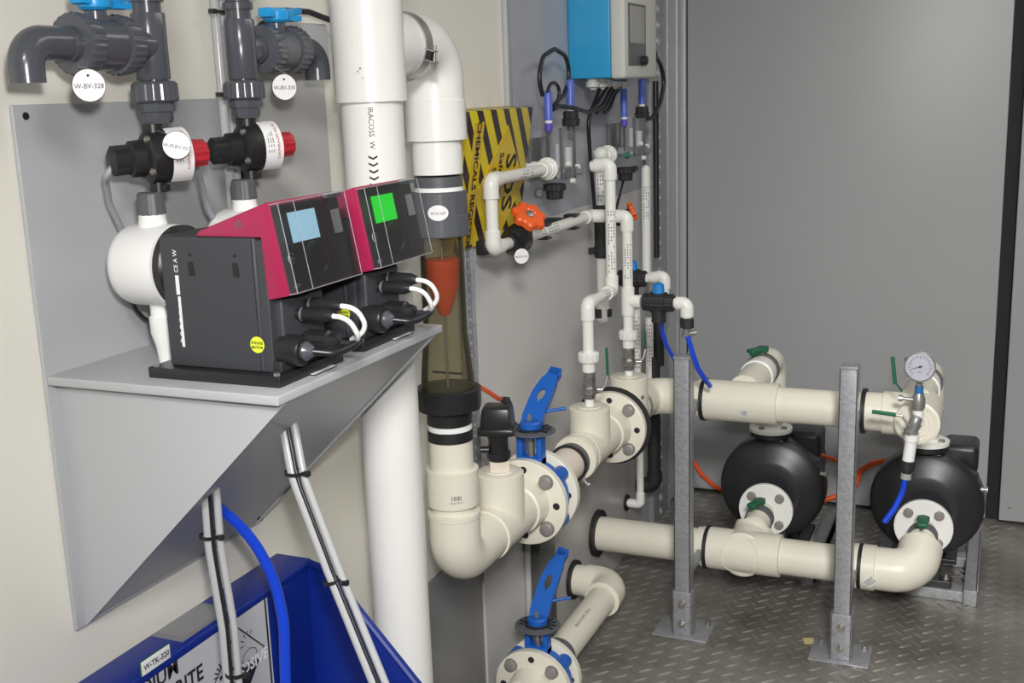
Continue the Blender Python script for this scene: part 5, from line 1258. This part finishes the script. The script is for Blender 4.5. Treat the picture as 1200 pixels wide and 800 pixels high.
for (p_, q_) in (((0, 1), (1, 0)), ((1, 0), (0, -1)), ((0, -1), (-1, 0)), ((-1, 0), (0, 1))):
    a_, b_ = V(p_+(0,))*hd_, V(q_+(0,))*hd_; i1, i2 = a_*.95, b_*.95
    ob._add([DP(a_.x, a_.y, .0003), DP(b_.x, b_.y, .0003), DP(i2.x, i2.y, .0003), DP(i1.x, i1.y, .0003)], [(0, 1, 2, 3)])
obj('hazard_outline', ob, INK, lab)
obj('hazard_lower_half', poly([(-hd_*.80, -hd_*.18), (hd_*.80, -hd_*.18), (0, -hd_*.98)]), INK, lab)
obj('lettering', text_mb('CORROSIVE', .0235, plane_map(DP(0, -hd_*.20, .0006), Y, Z), bold=.03), PAPER, lab)
pic = MB()
pic._add([DP(-.045, -.002, .0003), DP(-.020, .006, .0003), DP(-.020, .010, .0003), DP(-.045, .003, .0003)], [(0, 1, 2, 3)])
for i in range(5):
    a = math.radians(60+i*30); c0 = (.022, .022); pic._add([DP(c0[0]+math.cos(a)*.008, c0[1]+math.sin(a)*.008, .0003), DP(c0[0]+math.cos(a+.06)*.018, c0[1]+math.sin(a+.06)*.018, .0003), DP(c0[0]+math.cos(a-.06)*.018, c0[1]+math.sin(a-.06)*.018, .0003)], [(0, 1, 2)])
    a = math.radians(95+i*18); c0 = (-.035, .002); pic._add([DP(c0[0]+math.cos(a)*.008, c0[1]+math.sin(a)*.008, .0003), DP(c0[0]+math.cos(a+.06)*.022, c0[1]+math.sin(a+.06)*.022, .0003), DP(c0[0]+math.cos(a-.06)*.022, c0[1]+math.sin(a-.06)*.022, .0003)], [(0, 1, 2)])
obj('hazard_symbol', pic, INK, lab)
hand = MB(); hp_ = [(.004, .0), (.012, .010), (.024, .013), (.036, .008), (.040, .0), (.034, -.004), (.014, -.004)]
for i in range(len(hp_)):
    a_, b_ = hp_[i], hp_[(i+1) % len(hp_)]; hand.sweep([DP(*a_, .0004), DP(*b_, .0004)], .0005, 4)
obj('hazard_hand', hand, INK, lab)
pa, pb = P(205, 752, z=bz+.0006), P(262, 712, z=bz+.0006)
NY0, NY1 = P(212, 752, z=bz).y, P(268, 712, z=bz).y; nst = obj('grey_notice', MB().box((.016, NY0, bz), (.068, NY1, bz+.0008)), mat('notice_grey', (.22, .22, .24), .5), bn)
ln = MB()
for i in range(8): ln.box((.020+i*.0055, NY0+.01, bz+.0008), (.0215+i*.0055, NY1-.01, bz+.0011))
obj('notice_text', ln, LCD, nst)
c = P(182, 773, x=bx0+.003); c = V((bx0+.0035, P(182, 773, x=bx0+.003).y, P(182, 773, x=bx0+.003).z))
tg = thing('number_plate', 'small white number plate W-TK-320 on rim of the blue bin', 'label', c)
rb_ = V((1, 0, .35)).normalized()
obj('plate', MB().obox(c, (.002, .052, .018), None, .0003), TAGW, tg)
obj('border', MB().obox(c-X*.0006, (.0018, .054, .020), None), GREEN, tg)
obj('lettering', text_mb('W-TK-320', .0105, plane_map(c+X*.0014, Y, Z), bold=.02), INK, tg)

# conduits and hose hanging below the shelf
def tube_pair(pts, label, g='x'):
    t = thing('conduit_bundle', label, 'conduit', pts[-1])
    o = V((.0058, .003, 0))
    obj('pale_tube', MB().sweep([p-o for p in pts], .0058, 16, .15), CONDUIT, t)
    obj('pale_tube', MB().sweep([p+o for p in pts], .0046, 16, .15), CONDUIT, t)
    obj('black_cable', MB().sweep([p+V((.0015, -.0045, 0)) for p in pts], .0024, 12, .15), BLACK, t)
    return t
p1 = [P(246, 560, y=1.03), P(252, 640, y=1.03), P(268, 735, y=1.03), P(276, 830, y=1.03)]
tube_pair(p1, 'near bundle of two pale tubes and black cable under the shelf')
p2 = [P(333, 470, y=1.10), P(350, 560, y=1.08), P(392, 670, y=1.07), P(455, 825, y=1.05)]
tube_pair(p2, 'far bundle of two pale tubes and black cable slanting right')
def tie(px, py, y, d, label, r=.017):
    c = P(px, py, y=y); t = thing('cable_tie', label, 'cable tie', c)
    obj('strap', MB().lathe(c-V(d).normalized()*.002, d, [(0, r*.92), (0, r), (.004, r), (.004, r*.92), (0, r*.92)], 24), BLACK, t)
    obj('tail', MB().box(c+V((r, -.004, -.003)), c+V((r+.008, .002, .003)), .0006), BLACK, t)
tie(246, 627, 1.03, (0, 0, 1), 'cable tie on the near tube bundle, upper one', .0125)
tie(276, 788, 1.03, (0, 0, 1), 'cable tie on the near tube bundle, over the corrosive label', .0125)
tie(346, 553, 1.08, (0, 0, 1), 'cable tie on the far tube bundle, just below the shelf', .0125)
tie(391, 680, 1.07, (.3, 0, -1), 'cable tie on the far tube bundle, in front of the blue bin', .0125)
hose('blue_hose', [P(252, 592, y=1.08), P(272, 606, y=1.10), P(300, 637, y=1.12), P(322, 680, y=1.13), P(333, 730, y=1.13), P(335, 820, y=1.12)], .0072, HBLUE, 'long blue hose arching from under shelf into the blue bin', 'hose', .2)

# ------------------------------------------------------------------ lights
def area(name, loc, size, power, rot, col=(1, 1, 1), sy=None):
    l = bpy.data.lights.new(name, 'AREA'); l.energy = power; l.size = size; l.color = col
    if sy: l.shape = 'RECTANGLE'; l.size_y = sy
    o = bpy.data.objects.new(name, l); COL.objects.link(o); o.location = loc; o.rotation_euler = rot
    return o
area('ceiling_lamp', (1.5, 2.4, 2.48), .4, 14, (0, 0, 0), (1, .97, .92), 2.2)
bl_ = area('rear_fill_light', (1.5, -.8, 2.4), .45, 19, (0, 0, 0), (1, .985, .96))  # added fill high behind the camera, to brighten the far pumps and door
bl_.data.spread = math.radians(62)
bl_.rotation_euler = (V((.85, 3.1, .1))-V((1.5, -.8, 2.4))).to_track_quat('-Z', 'Y').to_euler()
pl_ = bpy.data.lights.new('camera_flash', 'SPOT'); pl_.energy = 48; pl_.shadow_soft_size = .03; pl_.spot_size = math.radians(100); pl_.spot_blend = .6; pl_.color = (1, .98, .96)
po = bpy.data.objects.new('camera_flash', pl_); COL.objects.link(po); po.location = CAM+_r*.02-_d*.11+_f*.02
po.rotation_euler = M3.to_euler()
w = bpy.data.worlds.new('world'); S.world = w; w.use_nodes = True
w.node_tree.nodes['Background'].inputs[0].default_value = (.95, .97, 1, 1); w.node_tree.nodes['Background'].inputs[1].default_value = .03
vs_ = S.view_settings; vs_.view_transform = 'Standard'; vs_.look = 'None'; vs_.gamma = 1; vs_.use_curve_mapping = False; vs_.exposure = 0
